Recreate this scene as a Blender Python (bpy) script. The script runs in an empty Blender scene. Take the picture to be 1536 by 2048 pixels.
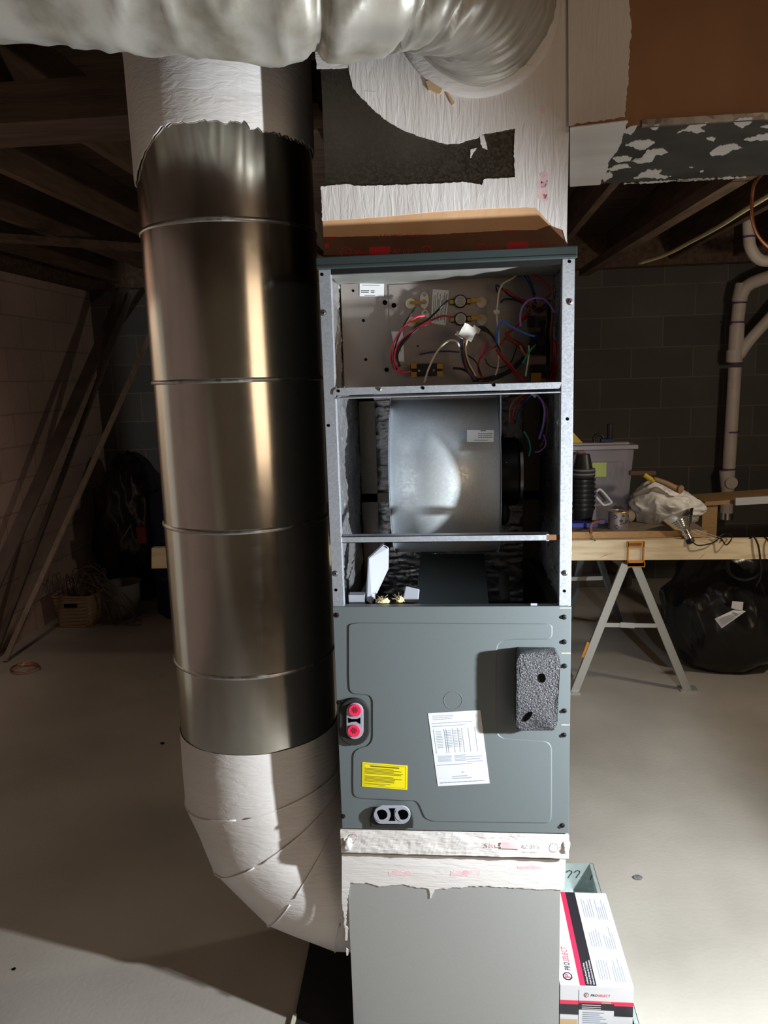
import bpy, bmesh, math, random
from mathutils import Vector, Matrix, noise
random.seed(7)
sc = bpy.context.scene
PI = math.pi

# ------------------------------------------------------------------ camera
FPX = 1531.0
CAM = Vector((0.013, -1.67, 1.68))
YAW, PIT, ROL = math.radians(-5.35), math.radians(-9.85), math.radians(-1.75)
_f = Vector((math.sin(YAW)*math.cos(PIT), math.cos(YAW)*math.cos(PIT), math.sin(PIT)))
_r = Vector((math.cos(YAW), -math.sin(YAW), 0)); _u = _r.cross(_f)
RI = _r*math.cos(ROL)+_u*math.sin(ROL); UP = -_r*math.sin(ROL)+_u*math.cos(ROL); FW = _f
cd = bpy.data.cameras.new('camera'); cam = bpy.data.objects.new('camera', cd); sc.collection.objects.link(cam)
cd.sensor_fit = 'HORIZONTAL'; cd.sensor_width = 36; cd.lens = FPX/1536*36; cd.clip_start = .02
M = Matrix.Identity(4)
for i in range(3):
    M[i][0] = RI[i]; M[i][1] = UP[i]; M[i][2] = -FW[i]; M[i][3] = CAM[i]
cam.matrix_world = M; sc.camera = cam

# ------------------------------------------------------------------ world, lights, exposure
w = bpy.data.worlds.new('world'); sc.world = w; w.use_nodes = True
w.node_tree.nodes['Background'].inputs[0].default_value = (.9, .95, 1, 1)
w.node_tree.nodes['Background'].inputs[1].default_value = 0.02
sc.view_settings.view_transform = 'Standard'; sc.view_settings.look = 'None'
sc.view_settings.gamma = 1; sc.view_settings.exposure = 0.0; sc.view_settings.use_curve_mapping = False
def light(name, kind, loc, energy, color, size=.03, aim=None, spot=None, blend=.3):
    l = bpy.data.lights.new(name, kind); l.energy = energy; l.color = color
    if kind == 'AREA': l.size = size
    else: l.shadow_soft_size = size
    if kind == 'SPOT': l.spot_size = math.radians(spot); l.spot_blend = blend
    o = bpy.data.objects.new(name, l); sc.collection.objects.link(o); o.location = loc
    if aim is not None: o.rotation_euler = (Vector(aim)-Vector(loc)).to_track_quat('-Z', 'Y').to_euler()
    return o
LED = (1.01, -.48, 1.19)
light('work_light', 'SPOT', LED, 180, (.90, .96, 1.0), .022, (LED[0]-.95, LED[1]+.30, LED[2]-.45), 148, .30)
light('warm_fill_behind_camera', 'AREA', (2.0, -2.7, 1.75), 15, (1.0, .72, .48), 1.3, (-.3, .2, 1.9))  # added warm fill from behind the camera, no lamp known there
light('bench_fill', 'POINT', (2.05, 1.45, 1.75), 34, (1.0, .87, .69), .06)  # added fill to brighten the bench and the floor at right
light('left_wall_fill', 'SPOT', (-1.95, 1.25, 2.3), 44, (1.0, .78, .64), .08, (-2.95, 1.45, 1.75), 112, .7)  # added wall wash that brightens the left wall for the duct's reflections

# ------------------------------------------------------------------ helpers
def ray(px, py): return FW + RI*((px-768)/FPX) - UP*((py-1024)/FPX)
def P(px, py, Y):            # point of the depth plane y=Y seen there
    d = ray(px, py); return CAM + d*((Y-CAM.y)/d.y)
def Z(px, py, z):            # point of the level z seen there
    d = ray(px, py); return CAM + d*((z-CAM.z)/d.z)
def X(px, py, x):
    d = ray(px, py); return CAM + d*((x-CAM.x)/d.x)
ORG = {}
def link(o): sc.collection.objects.link(o); return o
def thing(name, loc, label, cat, group=None):
    o = link(bpy.data.objects.new(name, None)); o.location = loc; o.empty_display_size = .05
    ORG[o] = Vector(loc); o['label'] = label; o['category'] = cat
    if group: o['group'] = group
    return o
def tag(o, label, cat, group=None, kind=None):
    o['label'] = label; o['category'] = cat
    if group: o['group'] = group
    if kind: o['kind'] = kind
    return o
def islands(bm):
    seen = set(); out = []
    for v in bm.verts:
        if v in seen: continue
        st = [v]; seen.add(v); comp = []
        while st:
            q = st.pop(); comp.append(q)
            for e in q.link_edges:
                o = e.other_vert(q)
                if o not in seen: seen.add(o); st.append(o)
        out.append(comp)
    return out
def each(name, bm, mats, parent=None, **k):      # one object for every separate piece
    bm.verts.ensure_lookup_table(); bm.verts.index_update(); r = []
    for comp in islands(bm):
        nb = bmesh.new(); mp = {v: nb.verts.new(v.co) for v in comp}; fs = {f for v in comp for f in v.link_faces}
        for f in fs: nb.faces.new([mp[v] for v in f.verts]).material_index = f.material_index
        r.append(obj(name, nb, mats, parent, **k))
    bm.free(); return r
def obj(name, bm, mats, parent=None, smooth=False, label=None, bevel=0, autosm=None):
    if not isinstance(mats, (list, tuple)): mats = [mats]
    bmesh.ops.recalc_face_normals(bm, faces=bm.faces) if not getattr(bm, 'keep', False) else None
    me = bpy.data.meshes.new(name)
    if parent is not None: org = ORG[parent]
    else:
        xs = [v.co for v in bm.verts]
        org = Vector(((min(c.x for c in xs)+max(c.x for c in xs))/2, (min(c.y for c in xs)+max(c.y for c in xs))/2, min(c.z for c in xs)))
    for v in bm.verts: v.co -= org
    bm.to_mesh(me); bm.free()
    for m in mats: me.materials.append(m)
    if smooth:
        for p in me.polygons: p.use_smooth = True
        if autosm:
            me.set_sharp_from_angle(angle=math.radians(autosm))
    o = link(bpy.data.objects.new(name, me)); ORG[o] = org
    if parent is not None: o.parent = parent
    else: o.location = org
    if bevel:
        b = o.modifiers.new('bevel', 'BEVEL'); b.width = bevel; b.segments = 2; b.limit_method = 'ANGLE'
    if label: o['label'] = label
    return o
def struct(name, bm, m, **k):
    o = obj(name, bm, m, **k); o['kind'] = 'structure'; return o
def BM(): return bmesh.new()
def box(bm, a, b, mi=0, rot=None, piv=None):
    (x0, y0, z0), (x1, y1, z1) = a, b
    vs = [bm.verts.new(c) for c in ((x0,y0,z0),(x1,y0,z0),(x1,y1,z0),(x0,y1,z0),(x0,y0,z1),(x1,y0,z1),(x1,y1,z1),(x0,y1,z1))]
    for f in ((3,2,1,0),(4,5,6,7),(0,1,5,4),(1,2,6,5),(2,3,7,6),(3,0,4,7)):
        bm.faces.new([vs[i] for i in f]).material_index = mi
    if rot is not None:
        bmesh.ops.rotate(bm, verts=vs, cent=piv or Vector(((x0+x1)/2,(y0+y1)/2,(z0+z1)/2)), matrix=rot)
    return vs
def obox(bm, p0, p1, w, h, up=(0,0,1), mi=0):     # bar of section w x h from p0 to p1
    p0, p1 = Vector(p0), Vector(p1); d = (p1-p0).normalized(); s = d.cross(Vector(up))
    if s.length < 1e-4: s = d.cross(Vector((1,0,0)))
    s.normalize(); t = s.cross(d)
    vs = []
    for p in (p0, p1):
        for a, b in ((-1,-1),(1,-1),(1,1),(-1,1)): vs.append(bm.verts.new(p+s*(a*w/2)+t*(b*h/2)))
    for f in ((3,2,1,0),(4,5,6,7),(0,1,5,4),(1,2,6,5),(2,3,7,6),(3,0,4,7)):
        bm.faces.new([vs[i] for i in f]).material_index = mi
def hexa(bm, c8, mi=0):
    vs = [bm.verts.new(c) for c in c8]
    for f in ((3,2,1,0),(4,5,6,7),(0,1,5,4),(1,2,6,5),(2,3,7,6),(3,0,4,7)):
        bm.faces.new([vs[i] for i in f]).material_index = mi
def cyl(bm, c, axis, r, h, seg=24, r2=None, mi=0, caps=True):
    a = Vector(axis).normalized(); c = Vector(c); s = a.orthogonal().normalized(); t = a.cross(s)
    r2 = r if r2 is None else r2
    A = [bm.verts.new(c+(s*math.cos(2*PI*i/seg)+t*math.sin(2*PI*i/seg))*r) for i in range(seg)]
    B = [bm.verts.new(c+a*h+(s*math.cos(2*PI*i/seg)+t*math.sin(2*PI*i/seg))*r2) for i in range(seg)]
    for i in range(seg):
        bm.faces.new([A[i], A[(i+1)%seg], B[(i+1)%seg], B[i]]).material_index = mi
    if caps:
        bm.faces.new(A[::-1]).material_index = mi; bm.faces.new(B).material_index = mi
def lathe(bm, c, axis, prof, seg=32, mi=0, capa=True, capb=True):
    a = Vector(axis).normalized(); c = Vector(c); s = a.orthogonal().normalized(); t = a.cross(s); rings = []
    for r, h in prof: rings.append([bm.verts.new(c+a*h+(s*math.cos(2*PI*i/seg)+t*math.sin(2*PI*i/seg))*r) for i in range(seg)])
    for A, B in zip(rings, rings[1:]):
        for i in range(seg): bm.faces.new([A[i], A[(i+1)%seg], B[(i+1)%seg], B[i]]).material_index = mi
    if capa: bm.faces.new(rings[0][::-1]).material_index = mi
    if capb: bm.faces.new(rings[-1]).material_index = mi
def smooth(pts, n=6):
    pts = [Vector(p) for p in pts]
    if len(pts) < 3: return pts
    q = [pts[0]*2-pts[1]]+pts+[pts[-1]*2-pts[-2]]; out = []
    for i in range(1, len(q)-2):
        for k in range(n):
            t = k/n; a, b, c, d = q[i-1:i+3]
            out.append(.5*((2*b)+(c-a)*t+(2*a-5*b+4*c-d)*t*t+(3*b-a-3*c+d)*t**3))
    out.append(pts[-1]); return out
def tube(bm, pts, r, seg=8, n=6, mi=0, sm=True, rf=None):
    pts = smooth(pts, n) if sm else [Vector(p) for p in pts]
    d = (pts[1]-pts[0]).normalized(); s = d.orthogonal().normalized(); rings = []
    N = len(pts)
    for i, p in enumerate(pts):
        d2 = (pts[min(i+1, N-1)]-pts[max(i-1, 0)]).normalized()
        s = (s-d2*s.dot(d2)).normalized(); t = d2.cross(s)
        rr = r if rf is None else rf(i/(N-1))
        rings.append([bm.verts.new(p+(s*math.cos(2*PI*k/seg)+t*math.sin(2*PI*k/seg))*rr) for k in range(seg)])
    for A, B in zip(rings, rings[1:]):
        for i in range(seg): bm.faces.new([A[i], A[(i+1)%seg], B[(i+1)%seg], B[i]]).material_index = mi
    bm.faces.new(rings[0][::-1]).material_index = mi; bm.faces.new(rings[-1]).material_index = mi
    return rings
def prism(bm, pts, off, mi=0):      # polygon of 3D points extruded by vector off
    off = Vector(off); A = [bm.verts.new(p) for p in pts]; B = [bm.verts.new(Vector(p)+off) for p in pts]
    bm.faces.new(A).material_index = mi; bm.faces.new(B[::-1]).material_index = mi
    for i in range(len(A)):
        j = (i+1) % len(A); bm.faces.new([A[i], B[i], B[j], A[j]]).material_index = mi
def ragged(pts, amp=2.0, step=4.0, seed=0, keep=()):
    out = []
    n = len(pts)
    for i in range(n):
        a = Vector(pts[i]); b = Vector(pts[(i+1) % n]); L = (b-a).length; k = max(1, int(L/step))
        nr = Vector((-(b-a).y, (b-a).x)).normalized() if L > 0 else Vector((0, 0))
        for j in range(k):
            p = a.lerp(b, j/k)
            if i not in keep:
                q = Vector((p.x*.11+seed, p.y*.11, seed*3.1)); m = noise.noise(q)*1.2+noise.noise(q*3.1)*.9
                p = p+nr*(m*amp) if j else p
            out.append(p)
    return out
def coat(bm, pts, fn, off, amp=2.0, step=4.0, seed=0, keep=(), mi=0):
    prism(bm, [fn(p[0], p[1]) for p in ragged(pts, amp, step, seed, keep)], off, mi)
def rrect(cx, cy, hw, hh, r, n=6):
    out = []
    for sx, sy, a0 in ((1,1,0),(-1,1,90),(-1,-1,180),(1,-1,270)):
        for k in range(n+1):
            a = math.radians(a0+90*k/n); out.append((cx+sx*(hw-r)+r*math.cos(a), cy+sy*(hh-r)+r*math.sin(a)))
    return out
def roundpath(pts, r, n=5):          # round the corners of a closed 2D polygon
    out = []; N = len(pts)
    for i in range(N):
        a, b, c = Vector(pts[i-1]), Vector(pts[i]), Vector(pts[(i+1) % N])
        u, v = (a-b), (c-b); rr = min(r, u.length*.45, v.length*.45); p, q = b+u.normalized()*rr, b+v.normalized()*rr
        for k in range(n+1):
            t = k/n; out.append((p*(1-t)**2+b*2*t*(1-t)+q*t*t))
    return out
def blob(bm, c, rad, sub=4, amp=.2, fr=3, seed=0, ridge=False, flat=None, mi=0):
    r = bmesh.ops.create_icosphere(bm, subdivisions=sub, radius=1)
    for v in r['verts']:
        d = v.co.copy(); q = d*fr+Vector((seed, seed*2.3, -seed))
        m = noise.noise(q)+.5*noise.noise(q*2.1)
        if ridge: m = 1-2*abs(noise.noise(q))-abs(noise.noise(q*2.3))*.9
        d = d*(1+amp*m)
        p = Vector((c[0]+d.x*rad[0], c[1]+d.y*rad[1], c[2]+d.z*rad[2]))
        if flat is not None: p.z = max(p.z, flat)
        v.co = p
def sheet(bm, o, u, v, nu, nv, fn, thick=0, mi=0):     # grid o + u*s + v*t displaced by fn(s,t) along the normal
    o, u, v = Vector(o), Vector(u), Vector(v); nrm = u.cross(v).normalized(); g = []
    for i in range(nu+1):
        g.append([bm.verts.new(o+u*(i/nu)+v*(j/nv)+nrm*fn(i/nu, j/nv)) for j in range(nv+1)])
    for i in range(nu):
        for j in range(nv): bm.faces.new([g[i][j], g[i+1][j], g[i+1][j+1], g[i][j+1]]).material_index = mi
def quadmap(c4):                     # bilinear map of a quad c4 = bl, br, tr, tl
    a, b, c, d = [Vector(p) for p in c4]
    return lambda u, v: (a*(1-u)+b*u)*(1-v)+(d*(1-u)+c*u)*v
def textpoly(bm, body, fn, x0, y0, hgt, mi, asp=1.0, shear=0.0, off=None, bold=0.0, fit=None):
    cu = bpy.data.curves.new('t', 'FONT'); cu.body = body; cu.size = 1; cu.shear = shear; cu.offset = bold; cu.resolution_u = 2
    o = bpy.data.objects.new('t', cu); sc.collection.objects.link(o)
    dg = bpy.context.evaluated_depsgraph_get(); me = bpy.data.meshes.new_from_object(o.evaluated_get(dg))
    xs = [v.co.x for v in me.vertices] or [0]; wd = max(xs)-min(xs); s = hgt*asp
    if fit: s = fit/wd
    vs = [bm.verts.new(fn(x0+(v.co.x-min(xs))*s, y0+v.co.y*hgt)+(off or Vector((0,0,0)))) for v in me.vertices]
    for p in me.polygons:
        try: bm.faces.new([vs[i] for i in p.vertices]).material_index = mi
        except ValueError: pass
    bpy.data.objects.remove(o); bpy.data.curves.remove(cu); bpy.data.meshes.remove(me)
    return wd*s

# ------------------------------------------------------------------ materials
def mat(name, col, rough=.6, metal=0, noise_s=None, col2=None, bump=None, stretch=(1,1,1), detail=6, trans=0, rough2=None, contrast=(.35,.65), spec=.5, alpha=1, bump2=None, ior=1.45, distort=0):
    m = bpy.data.materials.new(name); m.use_nodes = True; nt = m.node_tree; b = nt.nodes['Principled BSDF']
    b.inputs['Base Color'].default_value = (*col, 1); b.inputs['Roughness'].default_value = rough; b.inputs['Metallic'].default_value = metal
    b.inputs['Transmission Weight'].default_value = trans; b.inputs['IOR'].default_value = ior
    b.inputs['Specular IOR Level'].default_value = spec; b.inputs['Alpha'].default_value = alpha
    tc = nt.nodes.new('ShaderNodeTexCoord'); mp = nt.nodes.new('ShaderNodeMapping'); mp.inputs['Scale'].default_value = stretch
    nt.links.new(tc.outputs['Object'], mp.inputs['Vector'])
    def nz(scale, det=detail):
        n = nt.nodes.new('ShaderNodeTexNoise'); n.inputs['Scale'].default_value = scale; n.inputs['Detail'].default_value = det
        n.inputs['Distortion'].default_value = distort
        nt.links.new(mp.outputs[0], n.inputs['Vector']); return n
    if noise_s and col2:
        n = nz(noise_s); r = nt.nodes.new('ShaderNodeValToRGB'); r.color_ramp.elements[0].position = contrast[0]; r.color_ramp.elements[1].position = contrast[1]
        r.color_ramp.elements[0].color = (*col, 1); r.color_ramp.elements[1].color = (*col2, 1)
        nt.links.new(n.outputs['Fac'], r.inputs[0]); nt.links.new(r.outputs[0], b.inputs['Base Color'])
        if rough2 is not None:
            mr = nt.nodes.new('ShaderNodeMapRange'); mr.inputs['From Min'].default_value = contrast[0]; mr.inputs['From Max'].default_value = contrast[1]
            mr.inputs['To Min'].default_value = rough; mr.inputs['To Max'].default_value = rough2
            nt.links.new(n.outputs['Fac'], mr.inputs['Value']); nt.links.new(mr.outputs[0], b.inputs['Roughness'])
    last = None
    for bp in (bump, bump2):
        if not bp: continue
        n2 = nz(bp[0], 8); bu = nt.nodes.new('ShaderNodeBump'); bu.inputs['Strength'].default_value = bp[1]; bu.inputs['Distance'].default_value = bp[2]
        nt.links.new(n2.outputs['Fac'], bu.inputs['Height'])
        if last: nt.links.new(last.outputs[0], bu.inputs['Normal'])
        nt.links.new(bu.outputs[0], b.inputs['Normal']); last = bu
    return m
def galv(name, base=(.60,.61,.60), rough=.28, spang=60, amt=.25, bump=.0, metal=1, rv=1):
    m = bpy.data.materials.new(name); m.use_nodes = True; nt = m.node_tree; b = nt.nodes['Principled BSDF']; b.inputs['Metallic'].default_value = metal
    tc = nt.nodes.new('ShaderNodeTexCoord'); v = nt.nodes.new('ShaderNodeTexVoronoi'); v.inputs['Scale'].default_value = spang
    nt.links.new(tc.outputs['Object'], v.inputs['Vector'])
    sp = nt.nodes.new('ShaderNodeSeparateColor'); nt.links.new(v.outputs['Color'], sp.inputs[0])
    n = nt.nodes.new('ShaderNodeTexNoise'); n.inputs['Scale'].default_value = 5; n.inputs['Detail'].default_value = 6; nt.links.new(tc.outputs['Object'], n.inputs['Vector'])
    mr = nt.nodes.new('ShaderNodeMapRange'); mr.inputs['To Min'].default_value = rough-.06*rv; mr.inputs['To Max'].default_value = rough+.1*rv
    nt.links.new(sp.outputs[0], mr.inputs['Value']); nt.links.new(mr.outputs[0], b.inputs['Roughness'])
    mx = nt.nodes.new('ShaderNodeMix'); mx.data_type = 'RGBA'; mx.inputs[6].default_value = (*base, 1); mx.inputs[7].default_value = (*[c*(1-amt) for c in base], 1)
    ml = nt.nodes.new('ShaderNodeMath'); ml.operation = 'MULTIPLY'; nt.links.new(sp.outputs[1], ml.inputs[0]); nt.links.new(n.outputs['Fac'], ml.inputs[1])
    ml2 = nt.nodes.new('ShaderNodeMath'); ml2.operation = 'MULTIPLY'; ml2.inputs[1].default_value = 1.6; nt.links.new(ml.outputs[0], ml2.inputs[0])
    nt.links.new(ml2.outputs[0], mx.inputs[0]); nt.links.new(mx.outputs[2], b.inputs['Base Color'])
    if bump:
        bu = nt.nodes.new('ShaderNodeBump'); bu.inputs['Strength'].default_value = bump; bu.inputs['Distance'].default_value = .004
        n2 = nt.nodes.new('ShaderNodeTexNoise'); n2.inputs['Scale'].default_value = 3.0; n2.inputs['Detail'].default_value = 2; nt.links.new(tc.outputs['Object'], n2.inputs['Vector'])
        nt.links.new(n2.outputs['Fac'], bu.inputs['Height']); nt.links.new(bu.outputs[0], b.inputs['Normal'])
    return m
def blocks(name, axis, c1, c2, mortar, bw=.47, bh=.235):
    m = bpy.data.materials.new(name); m.use_nodes = True; nt = m.node_tree; b = nt.nodes['Principled BSDF']; b.inputs['Roughness'].default_value = .85
    g = nt.nodes.new('ShaderNodeNewGeometry'); s = nt.nodes.new('ShaderNodeSeparateXYZ'); c = nt.nodes.new('ShaderNodeCombineXYZ')
    nt.links.new(g.outputs['Position'], s.inputs[0]); nt.links.new(s.outputs[axis], c.inputs[0])
    ad = nt.nodes.new('ShaderNodeMath'); ad.inputs[1].default_value = .02; nt.links.new(s.outputs[2], ad.inputs[0]); nt.links.new(ad.outputs[0], c.inputs[1])
    br = nt.nodes.new('ShaderNodeTexBrick'); br.inputs['Scale'].default_value = 1; br.inputs['Brick Width'].default_value = bw; br.inputs['Row Height'].default_value = bh
    br.inputs['Mortar Size'].default_value = .006; br.inputs['Color1'].default_value = (*c1, 1); br.inputs['Color2'].default_value = (*c2, 1); br.inputs['Mortar'].default_value = (*mortar, 1)
    br.inputs['Mortar Smooth'].default_value = .3
    nt.links.new(c.outputs[0], br.inputs['Vector'])
    n = nt.nodes.new('ShaderNodeTexNoise'); n.inputs['Scale'].default_value = 2.2; n.inputs['Detail'].default_value = 8; nt.links.new(g.outputs['Position'], n.inputs['Vector'])
    mr = nt.nodes.new('ShaderNodeMapRange'); mr.inputs['To Min'].default_value = .6; mr.inputs['To Max'].default_value = 1.35; nt.links.new(n.outputs['Fac'], mr.inputs['Value'])
    mx = nt.nodes.new('ShaderNodeVectorMath'); mx.operation = 'SCALE'; nt.links.new(br.outputs['Color'], mx.inputs[0]); nt.links.new(mr.outputs[0], mx.inputs['Scale'])
    nt.links.new(mx.outputs[0], b.inputs['Base Color'])
    n3 = nt.nodes.new('ShaderNodeTexNoise'); n3.inputs['Scale'].default_value = 60; n3.inputs['Detail'].default_value = 6; nt.links.new(g.outputs['Position'], n3.inputs['Vector'])
    sm = nt.nodes.new('ShaderNodeMath'); sm.operation = 'SUBTRACT'; nt.links.new(n3.outputs['Fac'], sm.inputs[0]); nt.links.new(br.outputs['Fac'], sm.inputs[1])
    bu = nt.nodes.new('ShaderNodeBump'); bu.inputs['Strength'].default_value = .5; bu.inputs['Distance'].default_value = .006; nt.links.new(sm.outputs[0], bu.inputs['Height']); nt.links.new(bu.outputs[0], b.inputs['Normal'])
    return m

m_floor = mat('concrete_floor', (.37,.342,.30), .6, 0, 1.6, (.49,.455,.405), bump=(70, .25, .004), detail=10, rough2=.7)
m_wall_l = blocks('painted_pink_block', 1, (.40,.285,.245), (.43,.31,.265), (.30,.215,.18), .44, .22)
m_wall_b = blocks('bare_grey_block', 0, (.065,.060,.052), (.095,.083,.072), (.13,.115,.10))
m_wall_f = mat('plaster_wall', (.50,.43,.34), .9, 0, 3, (.58,.50,.40))
m_wood_d = mat('old_joist_wood', (.07,.040,.025), .85, 0, 5, (.13,.080,.052), stretch=(6,.8,6), bump=(25,.4,.004))
m_wood_dx = mat('old_girder_wood', (.06,.036,.024), .85, 0, 5, (.12,.073,.048), stretch=(.8,6,6), bump=(25,.4,.004))
m_deck = mat('subfloor_boards', (.07,.042,.026), .9, 0, 4, (.13,.08,.05), stretch=(1,6,1))
m_galv = galv('galvanized_steel', (.55,.55,.53), .32, 70, .3)
m_galvd = galv('aged_galvanized_steel', (.14,.125,.105), .40, 260, .15)
m_duct = galv('rolled_galvanized_duct', (.60,.585,.54), .17, 26, .06, bump=.30, rv=.12)
m_housing = galv('blower_steel', (.60,.65,.67), .40, 260, .10, metal=.4)
m_post = galv('bright_post_steel', (.50,.54,.60), .42, 300, .08, metal=.6)
m_plate = galv('control_plate_steel', (.36,.32,.295), .42, 150, .03, metal=.5, rv=.3)
m_foil = mat('crumpled_foil', (.62,.62,.63), .25, .8, 18, (.42,.42,.43), bump=(45, .9, .006), bump2=(14, .6, .012), rough2=.38)
m_flexs = mat('silver_flex_jacket', (.52,.50,.45), .38, .45, 9, (.20,.165,.11), bump=(10, .35, .006), rough2=.6, contrast=(.52,.78))
m_flexd = mat('dusty_flex_underside', (.24,.20,.14), .8, .2, 14, (.42,.39,.33))
def mastic(name, stretch):
    return mat(name, (.66,.62,.60), .55, 0, 2.5, (.76,.735,.72), bump=(26, .55, .0035), bump2=(90,.3,.0012), stretch=stretch, contrast=(.3,.7), distort=1.2)
m_mast_v = mastic('mastic_brushed_upright', (3.2,3.2,.5))
m_mast_h = mastic('mastic_brushed_level', (.5,3.2,3.2))
m_mast_r = mastic('mastic_brushed_around', (.7,.7,2.4))
m_pink = mat('pink_show_through', (.78,.46,.50), .6, 0, 30, (.80,.68,.68), bump=(60,.5,.002))
m_kraft = mat('brown_foil_tape', (.12,.052,.028), .45, .1, 9, (.18,.085,.048), bump=(40,.4,.002))
m_ductf = mat('brown_duct_face', (.27,.135,.065), .6, .1, 6, (.34,.18,.09), contrast=(.3,.75), bump=(20,.15,.002))  # mottled brown tone of the trunk duct shell
m_redink = mat('red_ink', (.42,.02,.03), .5)
m_redtape = mat('red_print_block', (.55,.02,.03), .5)
m_panel = mat('slate_painted_steel', (.130,.152,.158), .42, .1, 900, (.155,.18,.187), bump=(600,.06,.0005))
m_lid = mat('dark_green_grey_paint', (.036,.050,.050), .4, .1)
m_black = mat('black_plastic', (.012,.012,.013), .4)
m_rubber = mat('black_rubber', (.02,.02,.02), .75)
m_hole = mat('dark_void', (.002,.002,.002), 1.0, spec=0)
m_foam = mat('charcoal_foam', (.035,.035,.038), .45, 0, 330, (.15,.15,.17), bump=(300, 1.0, .005), detail=2, contrast=(.45,.6))
m_white = mat('white_label', (.70,.72,.73), .45)
m_ink = mat('black_print', (.03,.03,.035), .6)
m_inkl = mat('pale_blue_grey_print', (.26,.31,.40), .6)
m_yellow = mat('yellow_label', (.86,.74,.01), .5)
m_greyp = mat('light_grey_plastic', (.34,.36,.42), .45)
m_pinkp = mat('hot_pink_plastic', (.85,.03,.10), .45)
m_pinkd = mat('dark_pink_recess', (.28,.01,.03), .6)
m_cream = mat('ceramic_cream', (.62,.56,.44), .5)
m_brass = mat('brass_terminal', (.65,.40,.10), .35, .8)
m_wred = mat('red_wire', (.42,.015,.02), .4); m_wpink = mat('pink_red_wire', (.75,.05,.10), .4)
m_wblk = mat('black_wire', (.012,.012,.015), .4); m_wwht = mat('white_wire', (.72,.64,.52), .5)
m_wblue = mat('blue_wire', (.03,.16,.62), .4); m_wpur = mat('purple_wire', (.30,.17,.55), .4); m_wgrn = mat('green_wire', (.02,.36,.18), .4)
m_wbrn = mat('brown_wire', (.22,.07,.03), .5); m_wnavy = mat('navy_wire', (.015,.03,.09), .4)
m_nylon = mat('clear_nylon', (.85,.84,.78), .3, trans=.25, bump=(60,.5,.004))
m_board = mat('tan_circuit_plate', (.30,.20,.12), .6, 0, 20, (.22,.14,.09))
m_screw = galv('screw_steel', (.50,.52,.54), .35, 20, .2)
m_pine = mat('pine_lumber', (.84,.70,.47), .6, 0, 3.5, (.58,.40,.20), stretch=(1.2,8,9), contrast=(.45,.8), bump=(40,.1,.001))
m_ply = mat('osb_edge', (.42,.24,.10), .75, 0, 30, (.55,.34,.16), stretch=(1,4,8))
m_plyt = mat('dusty_board_top', (.20,.15,.11), .85, 0, 12, (.27,.21,.16))
m_orange = mat('orange_paint', (.62,.26,.02), .45)
m_sawleg = mat('grey_painted_leg', (.45,.44,.40), .45, .4)
m_pvc = mat('dusty_white_pvc', (.56,.48,.42), .5, 0, 6, (.64,.56,.50))
m_purple = mat('purple_primer', (.10,.04,.16), .6)
m_bag = mat('black_bin_liner', (.012,.012,.013), .2, 0, bump=(7,.25,.02), stretch=(1,1,.45))
m_wbag = mat('white_plastic_bag', (.88,.85,.80), .4, 0, bump=(14,.5,.015), trans=.1)
m_clear = mat('cloudy_clear_plastic', (.50,.48,.56), .25, alpha=.30)
m_lime = mat('yellow_green_note', (.52,.60,.20), .7)
m_brownh = mat('dark_brown_handle', (.10,.05,.03), .6); m_woodh = mat('worn_wood_handle', (.34,.20,.11), .6); m_yelh = mat('yellow_plastic', (.62,.45,.03), .5)
m_chrome = mat('chrome', (.80,.78,.74), .12, 1)
m_blue = mat('blue_plastic', (.02,.035,.30), .45)
m_bluedk = mat('dark_blue_barrel', (.008,.018,.06), .45)
m_copper = mat('copper_tube', (.75,.36,.20), .28, 1)
m_tan = mat('cream_cable', (.55,.47,.27), .5)
m_wicker = mat('straw_wicker', (.30,.21,.13), .8, bump=(60,.8,.006))
m_vine = mat('dry_vine', (.11,.08,.055), .8)
m_pole = mat('grey_wood_pole', (.34,.27,.22), .7, 0, 8, (.26,.2,.16), stretch=(4,4,.5))
m_poled = mat('dark_plank', (.09,.07,.06), .8, 0, 8, (.13,.1,.08))
m_glove = mat('tan_leather', (.30,.22,.15), .8, bump=(40,.6,.005))
m_grey = mat('grey_bucket', (.16,.15,.15), .7)
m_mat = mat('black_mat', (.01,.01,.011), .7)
m_card = mat('white_carton', (.66,.65,.67), .45); m_cardred = mat('carton_red', (.78,.03,.09), .45); m_cardblk = mat('carton_black', (.025,.022,.028), .4); m_kcard = mat('kraft_card', (.55,.38,.22), .8)
m_drain = galv('shiny_pan_steel', (.62,.72,.70), .25, 60, .1, bump=.5, metal=.45)
m_yins = mat('yellow_fiberglass', (.75,.66,.36), .9, bump=(120,1,.004))

# ------------------------------------------------------------------ room
WX, WY, CZ = -2.95, 4.6, 2.48
b = BM(); box(b, (WX-.2, -4.2, -.1), (4.0, WY+.2, 0)); struct('floor', b, m_floor)
b = BM(); box(b, (WX-.2, -4.2, 0), (WX, WY+.2, 2.46)); struct('wall_left', b, m_wall_l)
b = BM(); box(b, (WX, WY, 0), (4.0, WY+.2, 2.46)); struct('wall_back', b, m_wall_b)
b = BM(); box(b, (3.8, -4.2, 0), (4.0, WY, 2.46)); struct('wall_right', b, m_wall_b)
b = BM(); box(b, (WX, -4.2, 0), (3.8, -4.0, 2.46)); struct('wall_front', b, m_wall_f)
b = BM(); box(b, (WX-.2, -4.2, 2.71), (4.0, WY+.2, 2.75)); struct('ceiling', b, m_deck)
b = BM(); box(b, (WX-.02, -4.0, 2.46), (WX+.13, WY, 2.71)); struct('trim_1', b, m_wood_dx)
b = BM(); box(b, (WX+.13, WY-.13, 2.46), (3.8, WY, 2.71)); struct('trim_2', b, m_wood_d)
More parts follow.
